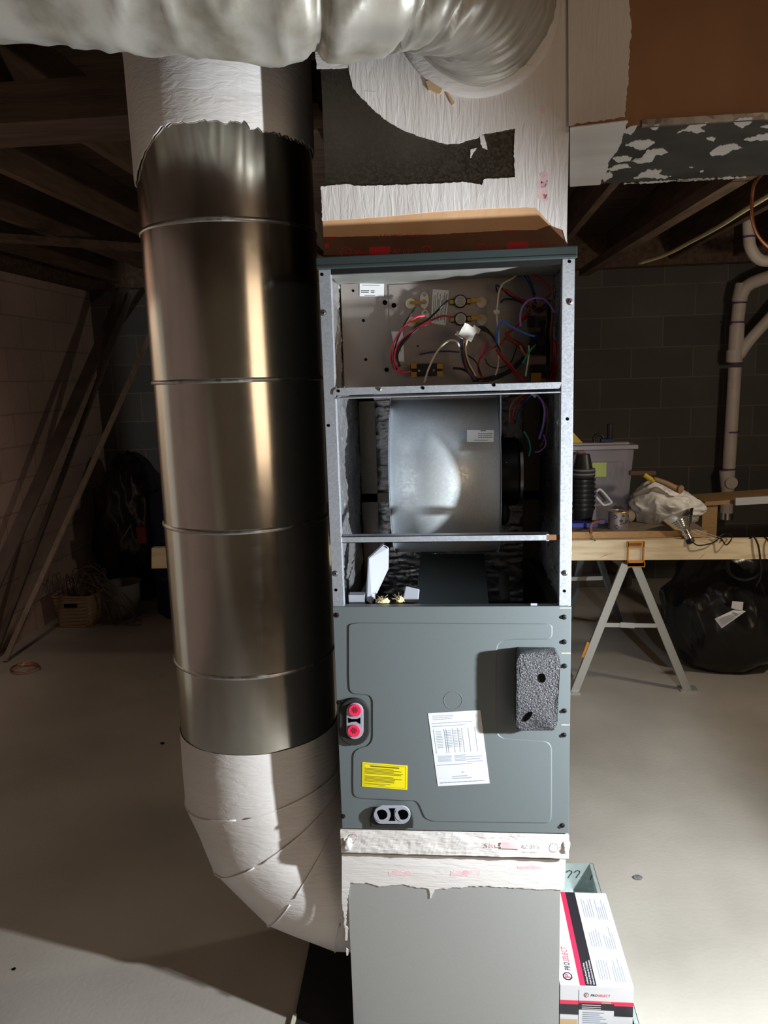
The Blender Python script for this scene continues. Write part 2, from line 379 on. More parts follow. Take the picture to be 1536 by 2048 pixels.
b = BM(); box(b, (WX-.02, .10, 0), (WX+.04, 1.90, 2.10)); dr_ = struct('reflector_panel', b, mat('cream_reflector_paint', (.80,.75,.66), .5))  # unseen cream panel added for the round duct to reflect
b = BM(); lathe(b, (WX+.04, .25, 1.0), (1,0,0), [(.012,0),(.012,.03),(.028,.045),(.026,.065),(.01,.07)], 20); obj('reflector_knob', b, m_brass, dr_, smooth=True)  # knob on the added reflector panel
b = BM(); box(b, (3.76, -4.0, 2.46), (3.8, WY, 2.71)); struct('trim_3', b, m_wood_d)
b = BM(); box(b, (WX, -4.04, 2.46), (3.8, -4.0, 2.71)); struct('trim_4', b, m_wood_d)
joists = [-2.63, -2.15, -1.68, -1.21, -.78, .74, 1.20, 1.66, 2.12, 2.58, 3.05, 3.5]
for k, jx in enumerate(joists + [-.30, .28]):
    b = BM(); y0 = .12 if jx < -.7 else .60
    if jx > .7: y0 = .66
    if k >= len(joists): y0 = .66
    box(b, (jx-.02, y0, CZ+.02), (jx+.02, WY-.01, 2.71))
    o = obj('ceiling_joist', b, m_wood_d); tag(o, 'dark old wooden joist running away overhead to the back wall', 'joist', 'floor joists overhead')
b = BM(); box(b, (-2.9, .40, 2.375), (-.32, .60, 2.475)); tag(obj('ceiling_girder', b, m_wood_dx), 'dark rough beam crossing under the joists left of the round duct', 'beam')
b = BM(); obox(b, Z(0, 165, 2.60), Z(110, 232, 2.52), .09, .03); tag(obj('bridging_board', b, m_wood_d), 'short slanting board between the joists in the upper left corner', 'board')
b = BM(); obox(b, (-2.6, 1.9, 2.44), (-.6, 3.7, 2.46), .10, .03); tag(obj('brace_board', b, m_wood_d), 'long dark diagonal board under the joists behind the round duct', 'board')
b = BM(); obox(b, Z(1168, 545, 2.40), Z(1498, 338, 2.40), .07, .05); tag(obj('overhead_lumber', b, m_wood_d), 'dark length of lumber hung under the joists right of the plenum', 'board')

# ------------------------------------------------------------------ supply plenum
PYF = .035
def PP(px, py): return P(px, py, PYF)
pl = thing('supply_plenum', (0, .30, 1.938), 'tall sheet metal box plenum on top of the air handler, smeared with white mastic', 'plenum')
b = BM(); box(b, (-.250, PYF, 1.936), (.256, .56, 2.474)); obj('box_shell', b, m_galvd, pl)
T = (0, -.0025, 0)
def zz(x, y): return (600+x/2.743, y/2.743)
b = BM()
big = [zz(*p) for p in ((250,-60),(258,265),(268,375),(290,480),(330,530),(420,620),(490,672),(560,712),(640,745),(720,768),(800,790),(880,785),(930,768),(980,755),(1010,735),(1180,705),(1172,830),(1180,975),(1010,985),(1000,1015),(900,1000),(700,1010),(500,1018),(300,1022),(270,1012),(115,1025),(122,1212),(240,1205),(380,1196),(560,1180),(720,1164),(960,1148),(1100,1142),(1200,1138),(1240,1136),(1290,1140),(1380,1240),(1440,1262),(1462,1345),(1490,-60))]
coat(b, big, PP, T, 1.3, 2.5, 3, keep=(26,27,28,29,30,31,32,33,34,35,36,37,38))
obj('mastic_coat', b, m_mast_v, pl)
b = BM(); coat(b, [zz(*p) for p in ((124,1210),(380,1190),(720,1158),(1280,1130),(1378,1232),(1300,1262),(1110,1266),(720,1288),(130,1302))], PP, (0,-.0015,0), .5, 3, 2); obj('tan_band', b, mat('tan_shadow_mastic', (.62,.36,.19), .6, 0, 9, (.70,.44,.25), bump=(40,.5,.002)), pl)  # thin tan mastic cut along the lid's shadow line, lightened against that shade
b = BM(); coat(b, [zz(*p) for p in ((80,262),(262,262),(264,374),(93,380))], PP, T, 1.0, 3, 9)
for pp_ in (((985,740),(1010,745),(1022,790),(1028,822),(1000,812),(990,790)), ((935,822),(968,815),(950,838),(935,868)), ((350,500),(420,505),(405,512),(362,506))):
    coat(b, [zz(*p) for p in pp_], PP, (0,-.0028,0), .8, 2, 5)
each('mastic_patch', b, m_mast_h, pl)
b = BM(); coat(b, [zz(*p) for p in ((124,1285),(130,1402),(1470,1352),(1462,1240),(1375,1225),(1200,1235),(700,1270))], PP, (0,-.001,0), .6, 4, 2); obj('brown_tape', b, m_kraft, pl)
b = BM(); OFF = Vector((0, -.0036, 0)); 
def ztext(bm, s, x, y, h, fit, mi=0): textpoly(bm, s, lambda u, v: PP(*zz(x+u, y-v)), 0, 0, h, mi, fit=fit, off=Vector((0,-.0016,0)))
ztext(b, 'Shurtape', 298, 1398, 40, 160); ztext(b, 'AF 099', 508, 1394, 38, 115); ztext(b, 'CANUL', 785, 1389, 34, 115)
ztext(b, 'Shurtape', 1046, 1372, 38, 150); ztext(b, 'AF 0', 1268, 1366, 36, 75)
def ring(bm, c, r0, r1, fn, off, n=24, mi=0):
    for i in range(n):
        a0, a1 = 2*PI*i/n, 2*PI*(i+1)/n
        vs = [bm.verts.new(fn(c[0]+r*math.cos(a), c[1]+r*math.sin(a))+off) for r, a in ((r0,a0),(r1,a0),(r1,a1),(r0,a1))]
        bm.faces.new(vs).material_index = mi
for cx, cy in ((252,1385),(692,1377),(1000,1366)):
    ring(b, (cx, cy), 25, 30, lambda x, y: PP(*zz(x, y)), Vector((0,-.0016,0))); ztext(b, 'UL', cx-15, cy+10, 28, 28)
ztext(b, 'LISTED 181B-FX', 440, 1298, 18, 285); ztext(b, '099', 135, 1315, 24, 60); ztext(b, 'UL181', 1115, 1274, 18, 90)
for x0, y0, x1, y1 in ((380,1356,494,1398),(1138,1330,1252,1370),(136,1338,160,1362)):
    b.faces.new([b.verts.new(PP(*zz(x, y))+Vector((0,-.0013,0))) for x, y in ((x0,y0),(x1,y0-4),(x1,y1-4),(x0,y1))])
obj('red_tape_print', b, m_redtape, pl, label='red tape maker name, listing rings and blocks')
b = BM(); coat(b, [zz(*p) for p in ((690,455),(735,440),(790,465),(770,520),(705,500))], PP, (0,-.008,0), 1, 3, 4); coat(b, [zz(*p) for p in ((790,490),(800,495),(850,570),(835,580))], PP, (0,-.006,0), .5, 3, 4)
each('torn_tape_tab', b, m_kcard, pl)
b = BM(); 
for x, y, s in ((1330,600,22),(1330,1040,50),(1340,990,40),(1345,1090,25)):
    coat(b, [zz(x-s*.5,y-s),(zz(x+s*.5,y-s)),zz(x+s*.5,y+s),zz(x-s*.5,y+s)], PP, (0,-.0027,0), 3, 3, x)
each('pink_stain', b, m_pink, pl, label='pinkish print showing through the mastic')

# ------------------------------------------------------------------ trunk duct going right
tr = thing('trunk_duct', (1.2, .26, 2.168), 'wide rectangular duct running right from the plenum, brown face and patchy black underside', 'duct')
TZ = 2.168
b = BM(); box(b, (.262, .028, TZ), (2.9, .495, 2.474)); obj('duct_shell', b, [m_ductf], tr)
b = BM(); box(b, (.262, .030, TZ-.0015), (2.9, .493, TZ-.0002)); obj('underside_sheet', b, mat('black_flaking_sheet', (.045,.044,.040), .45, .3, 7, (.085,.08,.075)), tr)
b = BM(); coat(b, [(1136,-60),(1252,-60),(1262,60),(1256,150),(1250,235),(1137,252)], lambda x, y: P(x, y, .028), T, 2.2, 4, 6, keep=(0,5)); obj('mastic_coat', b, m_mast_v, tr)
b = BM(); FZ = lambda x, y: Z(x, y, TZ-.0015)
coat(b, [(1140,254),(1255,240),(1245,275),(1235,300),(1220,318),(1212,345),(1200,368),(1140,372)], FZ, (0,0,-.002), 2.5, 3, 8, keep=(0,6,7))
def y3(x, y): return (1100+x/3.523, y/3.523)
fl = [((530,1020),(600,985),(700,980),(740,1000),(690,1040),(640,1055),(580,1030)), ((560,1130),(640,1110),(690,1050),(800,1045),(830,1075),(740,1095),(720,1135),(650,1150)),
      ((590,1255),(640,1215),(690,1190),(790,1195),(760,1225),(855,1240),(800,1255),(700,1250)), ((400,1190),(470,1160),(540,1150),(570,1180),(480,1190),(430,1205)),
      ((440,1110),(520,1095),(580,1110),(560,1135),(480,1140)), ((895,935),(980,880),(1120,850),(1100,875),(1060,895),(1090,925),(1030,935),(960,918)),
      ((1125,1070),(1200,1020),(1300,1010),(1360,1040),(1280,1060),(1220,1095),(1140,1095)), ((1290,850),(1330,830),(1440,820),(1410,870),(1350,900)), ((1100,970),(1170,965),(1150,995)),
      ((1365,980),(1480,945),(1560,940),(1560,985),(1400,990)), ((1480,890),(1560,880),(1560,905)), ((980,1175),(1010,1172),(1005,1182)), ((1055,1205),(1085,1198),(1070,1210)), ((510,930),(560,890),(620,880),(570,945)), ((700,900),(760,870),(790,880),(740,915)), ((360,1240),(420,1205),(440,1240),(380,1280)),
      ((520,1290),(900,1265),(1380,1242),(1385,1250),(900,1275),(520,1296))]
for i, f in enumerate(fl): coat(b, [y3(*p) for p in f], FZ, (0,0,-.0012), 2.0, 1.6, i+20)
each('mastic_flake', b, m_mast_h, tr)
b = BM(); box(b, (.40, .022, TZ-.003), (2.9, .030, TZ+.010)); obj('corner_seam', b, m_galv, tr)

# ------------------------------------------------------------------ silver flexible duct
fx = thing('flexible_duct', (-.5, -.22, 2.2), 'fat silver insulated flexible duct crossing the top of the picture into the plenum', 'flexible duct')
path = smooth([(.075,.030,2.405),(.07,-.04,2.402),(.035,-.15,2.394),(-.06,-.235,2.388),(-.22,-.275,2.386),(-.40,-.29,2.40),(-.62,-.30,2.425),(-.9,-.30,2.47),(-1.25,-.29,2.53),(-1.6,-.25,2.59)], 22)
b = BM(); seg = 96; N = len(path); s = Vector((0,0,1)); rings = []
for i, p in enumerate(path):
    d2 = (path[min(i+1,N-1)]-path[max(i-1,0)]).normalized(); s = (s-d2*s.dot(d2)).normalized(); t = d2.cross(s)
    row = []
    for k in range(seg):
        a = 2*PI*k/seg; dr = s*math.cos(a)+t*math.sin(a); u = i/N
        R = .142+.028*min(1, max(0, (u-.22)/.2))
        if u < .05: R = .150
        bend = max(0, 1-abs(u-.19)/.19)
        q = Vector((p.x*3, dr.y*1.2, dr.z*1.2))
        R += .010*noise.noise(q*1.5)
        R -= .010*bend*abs(math.sin(u*150+2.5*noise.noise(Vector((a,u*6,0)))))      # pleats round the bend
        R -= .016*abs(noise.noise(Vector((u*26, math.cos(a)*.9, math.sin(a)*.9))))**.6*(1-.4*bend)
        for c0, wd in ((.445,.007),(.30,.006),(.345,.004)):
            R -= .020*math.exp(-((u-c0+.018*math.sin(a*1.0+c0*9))/wd)**2)
        row.append(b.verts.new(p+dr*R))
    rings.append(row)
for A, B_ in zip(rings, rings[1:]):
    for k in range(seg): b.faces.new([A[k],A[(k+1)%seg],B_[(k+1)%seg],B_[k]])
b.faces.new(rings[-1]); b.faces.new(rings[0][::-1])
obj('flex_jacket', b, m_flexs, fx, smooth=True)
b = BM(); lathe(b, (.075,.034,2.405), (0,-1,0), [(.165,0),(.163,.006),(.152,.012)], 48); obj('mastic_collar', b, m_mast_r, fx, smooth=True)

# ------------------------------------------------------------------ round return duct
DX, DY, DR = -.527, .26, .21
rd = thing('round_duct', (DX, DY, .1), 'big round galvanized duct standing left of the air handler, mastic at both ends', 'duct')
seams = [2.235, 2.036, 1.688, 1.336, .976, .76]
for i, (zt, zb) in enumerate(zip([2.50]+seams[1:5], seams[1:5]+[.70])):
    b = BM(); n = 96; ra = DR+(.0016 if i % 2 else 0); rings = []; nz_ = 26
    for j in range(nz_+1):
        z = zt+(zb-zt)*j/nz_
        rings.append([b.verts.new((DX+math.cos(2*PI*k/n)*(ra+.0016*noise.noise(Vector((math.cos(2*PI*k/n)*2.2, math.sin(2*PI*k/n)*2.2, z*2.0+i)))), DY+math.sin(2*PI*k/n)*(ra+.0016*noise.noise(Vector((math.cos(2*PI*k/n)*2.2, math.sin(2*PI*k/n)*2.2, z*2.0+i)))), z)) for k in range(n)])
    for A, B_ in zip(rings, rings[1:]):
        for k in range(n): b.faces.new([A[k],A[(k+1)%n],B_[(k+1)%n],B_[k]])
    b.faces.new(rings[0]); b.faces.new(rings[-1])
    obj('pipe_section', b, m_duct, rd, smooth=True, autosm=40)
for zb in seams[1:5]:
    b = BM(); lathe(b, (DX, DY, zb-.006), (0,0,1), [(DR+.0005,0),(DR+.0042,.003),(DR+.0042,.008),(DR+.0005,.012)], 72, capa=False, capb=False); obj('crimped_seam', b, m_galv, rd, smooth=True)
# mastic sleeve on top with ragged lower edge
b = BM(); n = 220
def zlow(a):      # a: angle, -90 = towards camera
    q = math.degrees(a); base = 2.236+.0*q
    if q < -112: base -= .085*min(1, (-112-q)/38)
    if q > -60: base -= .012
    return base+.006*noise.noise(Vector((a*9, 0, 1)))+.008*noise.noise(Vector((a*40, 0, 4)))
rings = [[], [], [], [], []]
for k in range(n):
    a = -PI+2*PI*k/n; zl = zlow(a)
    for j, (zf, rr) in enumerate(((0, DR+.0018), (0, DR+.0048), (.03, DR+.0055), (.75, DR+.007), (1, DR+.012))):
        z = zl+(2.50-zl)*zf; ex = .0015*noise.noise(Vector((a*3, z*30, 0)))
        rings[j].append(b.verts.new((DX+math.cos(a)*(rr+ex), DY+math.sin(a)*(rr+ex), z)))
for A, B_ in zip(rings, rings[1:]):
    for k in range(n): b.faces.new([A[k],A[(k+1)%n],B_[(k+1)%n],B_[k]])
obj('mastic_top_sleeve', b, m_mast_r, rd, smooth=True, autosm=50)
# gored elbow turning right into the return box, all in mastic
def elbow(bm, extra=0.0, upto=None):
    cen = Vector((DX, DY, .66)); pts = []
    # joints: (point on the axis, tilt of the joint plane)
    J = [((DX, .775), 0), ((DX+.004, .605), 12), ((DX+.040, .482), 33), ((DX+.120, .388), 57), ((DX+.24, .342), 78), ((-.262, .338), 90)]
    rings = []; n = 96
    for (x, z), ang in J:
        a = math.radians(ang); ax = Vector((math.sin(a), 0, -math.cos(a))); sd = Vector((math.cos(a), 0, math.sin(a)))
        k_ = 1.0+.05*(0 < ang < 90)
        rings.append([Vector((x, DY, z))+sd*(math.cos(2*PI*k/n)*(DR+.002+extra)*k_)+Vector((0,1,0))*(math.sin(2*PI*k/n)*(DR+.002+extra)) for k in range(n)])
    full = []
    for A, B_ in zip(rings, rings[1:]):
        m_ = 8
        for j in range(m_):
            full.append([A[k].lerp(B_[k], j/m_) for k in range(n)])
    full.append(rings[-1])
    V = []
    for row in full:
        V.append([bm.verts.new((c.x, c.y, max(c.z, .004))) for c in [p+(p-Vector((DX, DY, .45))).normalized()*(.003*noise.noise(p*14)) for p in row]])
    for A, B_ in zip(V, V[1:]):
        for k in range(n): bm.faces.new([A[k],A[(k+1)%n],B_[(k+1)%n],B_[k]])
    return J
b = BM(); J = elbow(b); 
bmesh.ops.delete(b, geom=[v for v in b.verts if v.co.x > -.262], context='VERTS')
obj('elbow', b, m_mast_r, rd, smooth=True, autosm=28, label='mastic covered gored elbow')
b = BM()
for (x, z), ang in J[1:5]:
    a = math.radians(ang); ax = Vector((math.sin(a),0,-math.cos(a))); sd = Vector((math.cos(a),0,math.sin(a)))
    pts = [Vector((x,DY,z))+sd*(math.cos(t)*(DR+.003)*1.05)+Vector((0,1,0))*(math.sin(t)*(DR+.003)) for t in [2*PI*k/60 for k in range(61)]]
    pts = [p for p in pts if p.x < -.268]
    if len(pts) > 3:
        pts = sorted(pts, key=lambda p: (math.atan2((p-Vector((x,DY,z))).dot(sd), p.y-DY)))
        tube(b, pts, .0022, 6, 1, sm=False)
each('gore_seam', b, m_mast_r, rd, smooth=True)
b = BM()
for x, y in ((392,1650),(400,1662),(470,1768),(480,1776),(600,1850),(640,1862)): pass
coat(b, [(385,1640),(402,1655),(408,1690),(398,1690)], lambda x, y: P(x, y, .15), (0,-.002,0), 1, 4, 3)
b.free()
# ------------------------------------------------------------------ return box under the unit and its collar
rb = thing('return_box', (0, .28, 0), 'grey sheet metal return box on the floor, white mastic along its top edge', 'return box')
b = BM(); box(b, (-.262, .012, 0), (.252, .54, .553)); obj('box_shell', b, galv('soft_grey_steel', (.40,.405,.40), .45, 300, .04, metal=.35), rb)
b = BM(); FR = lambda x, y: P(x, y, .012)
coat(b, [(684,1706),(1131,1719),(1128,1778),(1060,1776),(960,1770),(870,1777),(861,1796),(857,1776),(800,1768),(760,1772),(735,1764),(700,1764),(694,1800),(692,1850),(690,1856),(684,1800)], FR, (0,-.003,0), 1.6, 3, 5, keep=(0,1,15))
obj('mastic_band', b, m_mast_h, rb)
b = BM()
for x0, y0, x1, y1 in ((690,1800,693,1840),(691,1850,696,1880),(693,1895,697,1910)): coat(b, [(x0,y0),(x1,y0+4),(x1-1,y1),(x0,y1)], FR, (0,-.002,0), 1, 3, 2)
each('mastic_smear', b, m_mast_h, rb)
b = BM(); 
for x, y, w_, h_ in ((800,1745,22,4),(930,1744,30,5),(1060,1733,26,3)): coat(b, [(x-w_,y-h_),(x+w_,y-h_),(x+w_,y+h_),(x-w_,y+h_)], FR, (0,-.0034,0), 3, 3, x)
each('pink_stain', b, m_pink, rb)
cl = thing('plenum_collar', (0, .27, .556), 'white mastic covered ledge between the air handler and the grey return box', 'duct board ledge')
b = BM(); pts = []
for i in range(60):
    pass
sheet(b, (-.272, -.006, .556), (.541, 0, 0), (0, 0, .060), 90, 12, lambda u, v: .0022*noise.noise(Vector((u*12, v*3, 2)))+.0012*noise.noise(Vector((u*40, v*9, 2))))
box(b, (-.271, -.0045, .556), (.268, .53, .6155)); obj('ledge', b, m_mast_h, cl)
b = BM(); FR2 = lambda x, y: P(x, y, -.0100)
ring(b, (712,1676), 8, 9.2, FR2, Vector((0,0,0))); ring(b, (1113,1694), 8, 9.2, FR2, Vector((0,0,0)))
textpoly(b, 'Shu', lambda u, v: FR2(974+u, 1694-v), 0, 0, 12, 0, fit=28); textpoly(b, 'AF 099', lambda u, v: FR2(1046+u, 1696-v), 0, 0, 11, 0, fit=38)
b.faces.new([b.verts.new(FR2(x, y)) for x, y in ((1002,1684),(1042,1685),(1042,1698),(1002,1697))])
obj('pink_tape_print', b, m_pink, cl, label='faint pink tape lettering')
for x, y in ((690,1690),(690,1668),(1131,1694)): pass
b = BM(); blob(b, P(694,1688,-.006), (.013,.008,.018), 3, .4, 2, 3); blob(b, P(1131,1692,-.004), (.010,.008,.018), 3, .4, 2, 5); each('mastic_lump', b, m_mast_h, cl, smooth=True)

# ------------------------------------------------------------------ air handler
Z0, Z1 = .618, 1.936; HW = .267
ah = thing('air_handler', (0, .265, Z0), 'open grey air handler cabinet with blower, wiring and removed top door', 'air handler')
for s_, nm in ((-1, 'left'), (1, 'right')):
    b = BM(); x0, x1 = sorted((s_*HW, s_*(HW-.004))); box(b, (x0, .002, Z0), (x1, .53, Z1-.02))
    sp = obj('side_panel', b, m_panel, ah)
    b = BM()
    fo = lambda u, v, k=s_: .006+.006*noise.noise(Vector((u*6, v*8, k)))+.006*abs(noise.noise(Vector((u*22, v*34, k*2))))+.004*abs(noise.noise(Vector((u*55, v*85, k))))
    if s_ < 0: sheet(b, (-HW+.006, .02, 1.16), (0,.50,0), (0,0,.75), 110, 170, fo)
    else: sheet(b, (HW-.006, .02, 1.16), (0,0,.75), (0,.50,0), 170, 110, lambda u, v: fo(v, u))
    obj('foil_liner', b, m_foil, sp, smooth=True)
b = BM(); box(b, (-HW, .526, Z0), (HW, .53, Z1)); bp = obj('back_panel', b, m_panel, ah)
b = BM(); sheet(b, (-.245, .520, 1.0), (.49,0,0), (0,0,.9), 110, 220, lambda u, v: .004+.007*abs(noise.noise(Vector((u*7, v*46, 4))))+.003*noise.noise(Vector((u*22, v*110, 1)))); obj('foil_liner', b, m_foil, bp, smooth=True)
b = BM(); 
for x0, x1, z0, z1 in ((-.25,-.205,1.0,1.66),(.205,.25,1.0,1.66),(-.25,.25,1.62,1.66),(-.25,-.10,1.335,1.36),(.12,.25,1.335,1.36)): box(b, (x0,.475,z0),(x1,.49,z1))
each('rear_frame', b, m_galvd, ah)
# lid
b = BM(); box(b, (-.270, -.013, 1.918), (.270, .54, Z1)); box(b, (-.270,-.014,1.912),(.270,-.002,1.920)); lid = obj('top_cap', b, m_lid, ah, bevel=.002)
b = BM(); box(b, (-.255,.000,1.902),(.255,.012,1.918)); obj('top_flange', b, m_black, lid)
b = BM(); sheet(b, (-.25, .01, 1.912), (.50,0,0), (0,.21,-.006), 50, 16, lambda u, v: .003*noise.noise(Vector((u*10, v*5, 4))) - .006*math.sin(v*3.1)); obj('roof_liner', b, mat('grey_liner', (.17,.17,.155), .55, .3, 6, (.24,.24,.22)), lid, smooth=True)
# posts
def screw(bm, px, py, y, r=.0046, mi=0):
    c = P(px, py, y); lathe(bm, c, (0,-1,0), [(r*1.45,0),(r*1.5,.0008),(r,.0012),(r*.95,.003),(r*.6,.0036)], 16, mi=mi)
    box(bm, (c.x-r*.55, c.y-.0039, c.z-r*.12), (c.x+r*.55, c.y-.0033, c.z+r*.12), mi=1); box(bm, (c.x-r*.12, c.y-.0039, c.z-r*.55), (c.x+r*.12, c.y-.0033, c.z+r*.55), mi=1)
def hole(bm, px, py, y, r=.0035): cyl(bm, P(px, py, y)+Vector((0,.0002,0)), (0,-1,0), r, .0006, 14)
for s_ in (-1, 1):
    b = BM(); xo, xi = s_*HW, s_*(HW-.0255)
    xa, xb = sorted((xo, xi)); box(b, (xa, -.0015, 1.165), (xb, .0005, 1.912))
    xa, xb = sorted((xi, xi+s_*.0015)); box(b, (xa, -.001, 1.165), (xb, .020, 1.912))
    xa, xb = sorted((xo, xo-s_*.0012)); box(b, (xa, -.0015, 1.165), (xb, .006, 1.912))
    po = obj('corner_post', b, m_post, ah, bevel=.0006)
    for px, py in (((647,626),(671,1147)) if s_ < 0 else ((1140,604),(1130,1146))):
        b = BM(); screw(b, px, py, -.0015); obj('post_screw', b, [m_screw, m_hole], po)
    b = BM()
    for px, py in (((644,549),(657,851),(672,1180)) if s_ < 0 else ((1139,523),(1135,838),(1129,1182))): hole(b, px, py, -.0016)
    each('post_hole', b, m_hole, po)
# rails
RZ0, RZ1 = 1.642, 1.664
b = BM(); c8 = [P(667,787,0), P(1121,775,0), P(1123,765,0), P(667,778,0)]
prism(b, roundpath([(P(*p,0).x, P(*p,0).z) for p in ((666,790),(666,781),(672,777),(1122,764),(1119,776))], .004) and [Vector((q[0], -.004, q[1])) for q in roundpath([(P(*p,0).x, P(*p,0).z) for p in ((666,791),(667,781),(674,776),(1123,764),(1119,777))], .004)], (0,.002,0))
box(b, (-.240,-.003,1.640),(.240,.20,1.6425)); mr = obj('middle_rail', b, m_post, ah)
b = BM()
for px, py, r in ((677,782,.0032),(846,776,.0036),(988,770,.0036)): cyl(b, P(px,py,-.0045), (0,-1,0), r, .0006, 14)
each('rail_hole', b, m_hole, mr)
b = BM(); screw(b, 760, 779, -.004, .003); obj('rail_screw', b, [m_screw, m_hole], mr)
b = BM(); ZL = P(895,1077,.004).z
box(b, (-.243,.002,ZL-.0075),(.213,.004,ZL+.0075)); box(b, (-.243,.002,ZL+.006),(.219,.028,ZL+.0075)); box(b, (-.243,.002,ZL-.0075),(.219,.02,ZL-.006)); obj('lower_rail', b, m_post, ah)
b = BM(); box(b, (.213,.003,ZL-.006),(.241,.006,ZL+.006)); obj('rusty_rail_end', b, mat('rusty_steel', (.16,.075,.03), .7, .3), ah)

# --- control compartment
YC = .20
b = BM(); box(b, (-.249, YC, 1.652), (.249, YC+.003, 1.905)); cp = obj('control_plate', b, m_plate, ah)
def A(x, y, d=0): return P(660+x/6.144, 540+y/6.144, YC-d)
def Bq(x, y, d=0): return P(880+x/6.144, 530+y/6.144, YC-d)
b = BM(); box(b, (A(720,185).x, YC-.002, 1.655), (.246, YC-.0002, A(720,185).z)); el = obj('heater_plate', b, m_plate, cp)
b = BM()
for x, y, r in ((285,255,15),(675,400,28),(785,435,28),(410,620,18),(440,1100,18),(695,1225,26),(1078,935,10)): cyl(b, A(x,y,.0005 if x<700 else .0022)+Vector((0,.0005,0)), (0,-1,0), r/6.144/1531*1.87, .001, 18)
each('knockout_hole', b, m_hole, cp)
def label(name, parent, c4, lines, ink=m_ink, base=m_white, r=0, extra=None, txt=None, nrm=Vector((0,-1,0))):
    q = quadmap(c4); b = BM(); th = .0006
    prism(b, [q(u, v) for u, v in ((0,0),(1,0),(1,1),(0,1))], nrm*th)
    for (u0, v0, u1, v1) in lines:
        b.faces.new([b.verts.new(q(u, v)+nrm*(th+.0003)) for u, v in ((u0,v0),(u1,v0),(u1,v1),(u0,v1))]).material_index = 1
    if txt: 
        for (s, u, v, h, fit) in txt: textpoly(b, s, q, u, v, h, 1, fit=fit, off=nrm*(th+.0004))
    return obj(name, b, [base, ink], parent)
def rows(u0, u1, v0, v1, n, fill=.42, jit=.3, words=False):
    out = []
    for i in range(n):
        v = v1-(v1-v0)*(i+.5)/n; h = (v1-v0)/n*fill; e = u1-random.random()*jit*(u1-u0)
        if not words: out.append((u0, v-h/2, e, v+h/2)); continue
        u = u0
        while u < e-.01:
            wd = random.uniform(.03,.09)*(u1-u0)/.6; out.append((u, v-h/2, min(u+wd, e), v+h/2)); u += wd+.012
    return out
label('rating_sticker', cp, [A(365,322,.001),A(662,325,.001),A(665,168,.001),A(365,165,.001)], rows(.1,.9,.82,.90,1)+rows(.05,.40,.25,.5,2,.5,.1)+rows(.46,.62,.25,.5,2,.5,.1)+rows(.2,.7,.02,.10,1))
label('warning_label', el, [A(1240,650,.003),A(1420,682,.003),A(1462,250,.003),A(1262,236,.003)], [(u, .06+random.random()*.1, u+.03, .94-random.random()*.25) for u in (.1,.2,.32,.4,.48,.6,.66,.74,.84,.9)])
label('strip_label', el, [A(830,1115,.003),A(912,1130,.003),A(895,755,.003),A(750,755,.003)], [(.55,.30,.6,.55),(.66,.32,.70,.5)])
def disc(bm, c, r, h, mi=0): cyl(bm, c, (0,-1,0), r, h, 28, mi=mi)
K = 1.87/1531/6.144
for (x, y) in ((990,415),(1000,640)):
    b = BM(); lathe(b, A(x,y,.002), (0,-1,0), [(60*K,0),(60*K,.004),(48*K,.006),(20*K,.006)], 28); ins = obj('insulator_bushing', b, m_cream, el, smooth=True, autosm=30)
    b = BM(); c0 = A(x,y-12,.010); box(b, (c0.x-10*K,c0.y-.003,c0.z-18*K),(c0.x+150*K,c0.y-.001,c0.z+18*K)); obj('heater_terminal', b, m_brass, ins)
for (x, y) in ((1160,375),(1170,590)):
    b = BM(); pts = [A(x+55*math.cos(a)*(1 if abs(math.sin(a))<.8 else .8), y+105*math.sin(a), .002) for a in [2*PI*k/28 for k in range(28)]]; prism(b, pts, (0,-.004,0))
    li = obj('limit_plate', b, m_cream, el)
    b = BM(); c = A(x,y+15,.006); disc(b, c, 26*K, .006); box(b, (c.x-45*K,c.y-.010,c.z-12*K),(c.x+30*K,c.y-.006,c.z+4*K)); disc(b, A(x,y-70,.006), 18*K, .002); obj('limit_terminal', b, m_screw, li)
for (x, y) in ((250,450),(255,665)):
    b = BM(); c = Bq(x,y,.002)
    box(b, (c.x-120*K,c.y-.004,c.z-38*K),(c.x+120*K,c.y,c.z-8*K)); box(b, (c.x-120*K,c.y-.004,c.z+8*K),(c.x+120*K,c.y,c.z+34*K)); lathe(b, c, (0,-1,0), [(76*K,0),(76*K,.008),(66*K,.010)], 32)
    th_ = obj('limit_switch', b, m_black, el, smooth=True, autosm=30)
    b = BM(); disc(b, c+Vector((0,-.010,0)), 63*K, .0015)
    for j in range(-3, 4): box(b, (c.x-38*K,c.y-.0120,c.z+j*14*K-1.6*K),(c.x+38*K,c.y-.0116,c.z+j*14*K+1.6*K), mi=1)
    obj('switch_face', b, [mat('grey_metal_face', (.50,.49,.46), .4, .3), m_ink], th_)
    b = BM(); box(b, (c.x-122*K,c.y-.007,c.z-26*K),(c.x-80*K,c.y-.004,c.z+20*K)); box(b, (c.x+80*K,c.y-.007,c.z-24*K),(c.x+122*K,c.y-.004,c.z+22*K)); obj('switch_tab', b, m_brass, th_)
    b = BM(); lathe(b, Bq(x+260,y+10,.002), (0,-1,0), [(62*K,0),(62*K,.003),(46*K,.004)], 24); ib = obj('insulator_bushing', b, m_cream, el)
    b = BM(); c2 = Bq(x+130,y-12,.010); box(b, (c2.x,c2.y-.003,c2.z-20*K),(c2.x+120*K,c2.y-.001,c2.z+20*K)); obj('heater_terminal', b, m_brass, ib)
b = BM(); p0, p1 = A(995,1310), A(1388,1145)
box(b, (p0.x,YC-.032,p0.z),(p1.x,YC-.002,p1.z)); ry = obj('relay_block', b, m_black, el, bevel=.002)
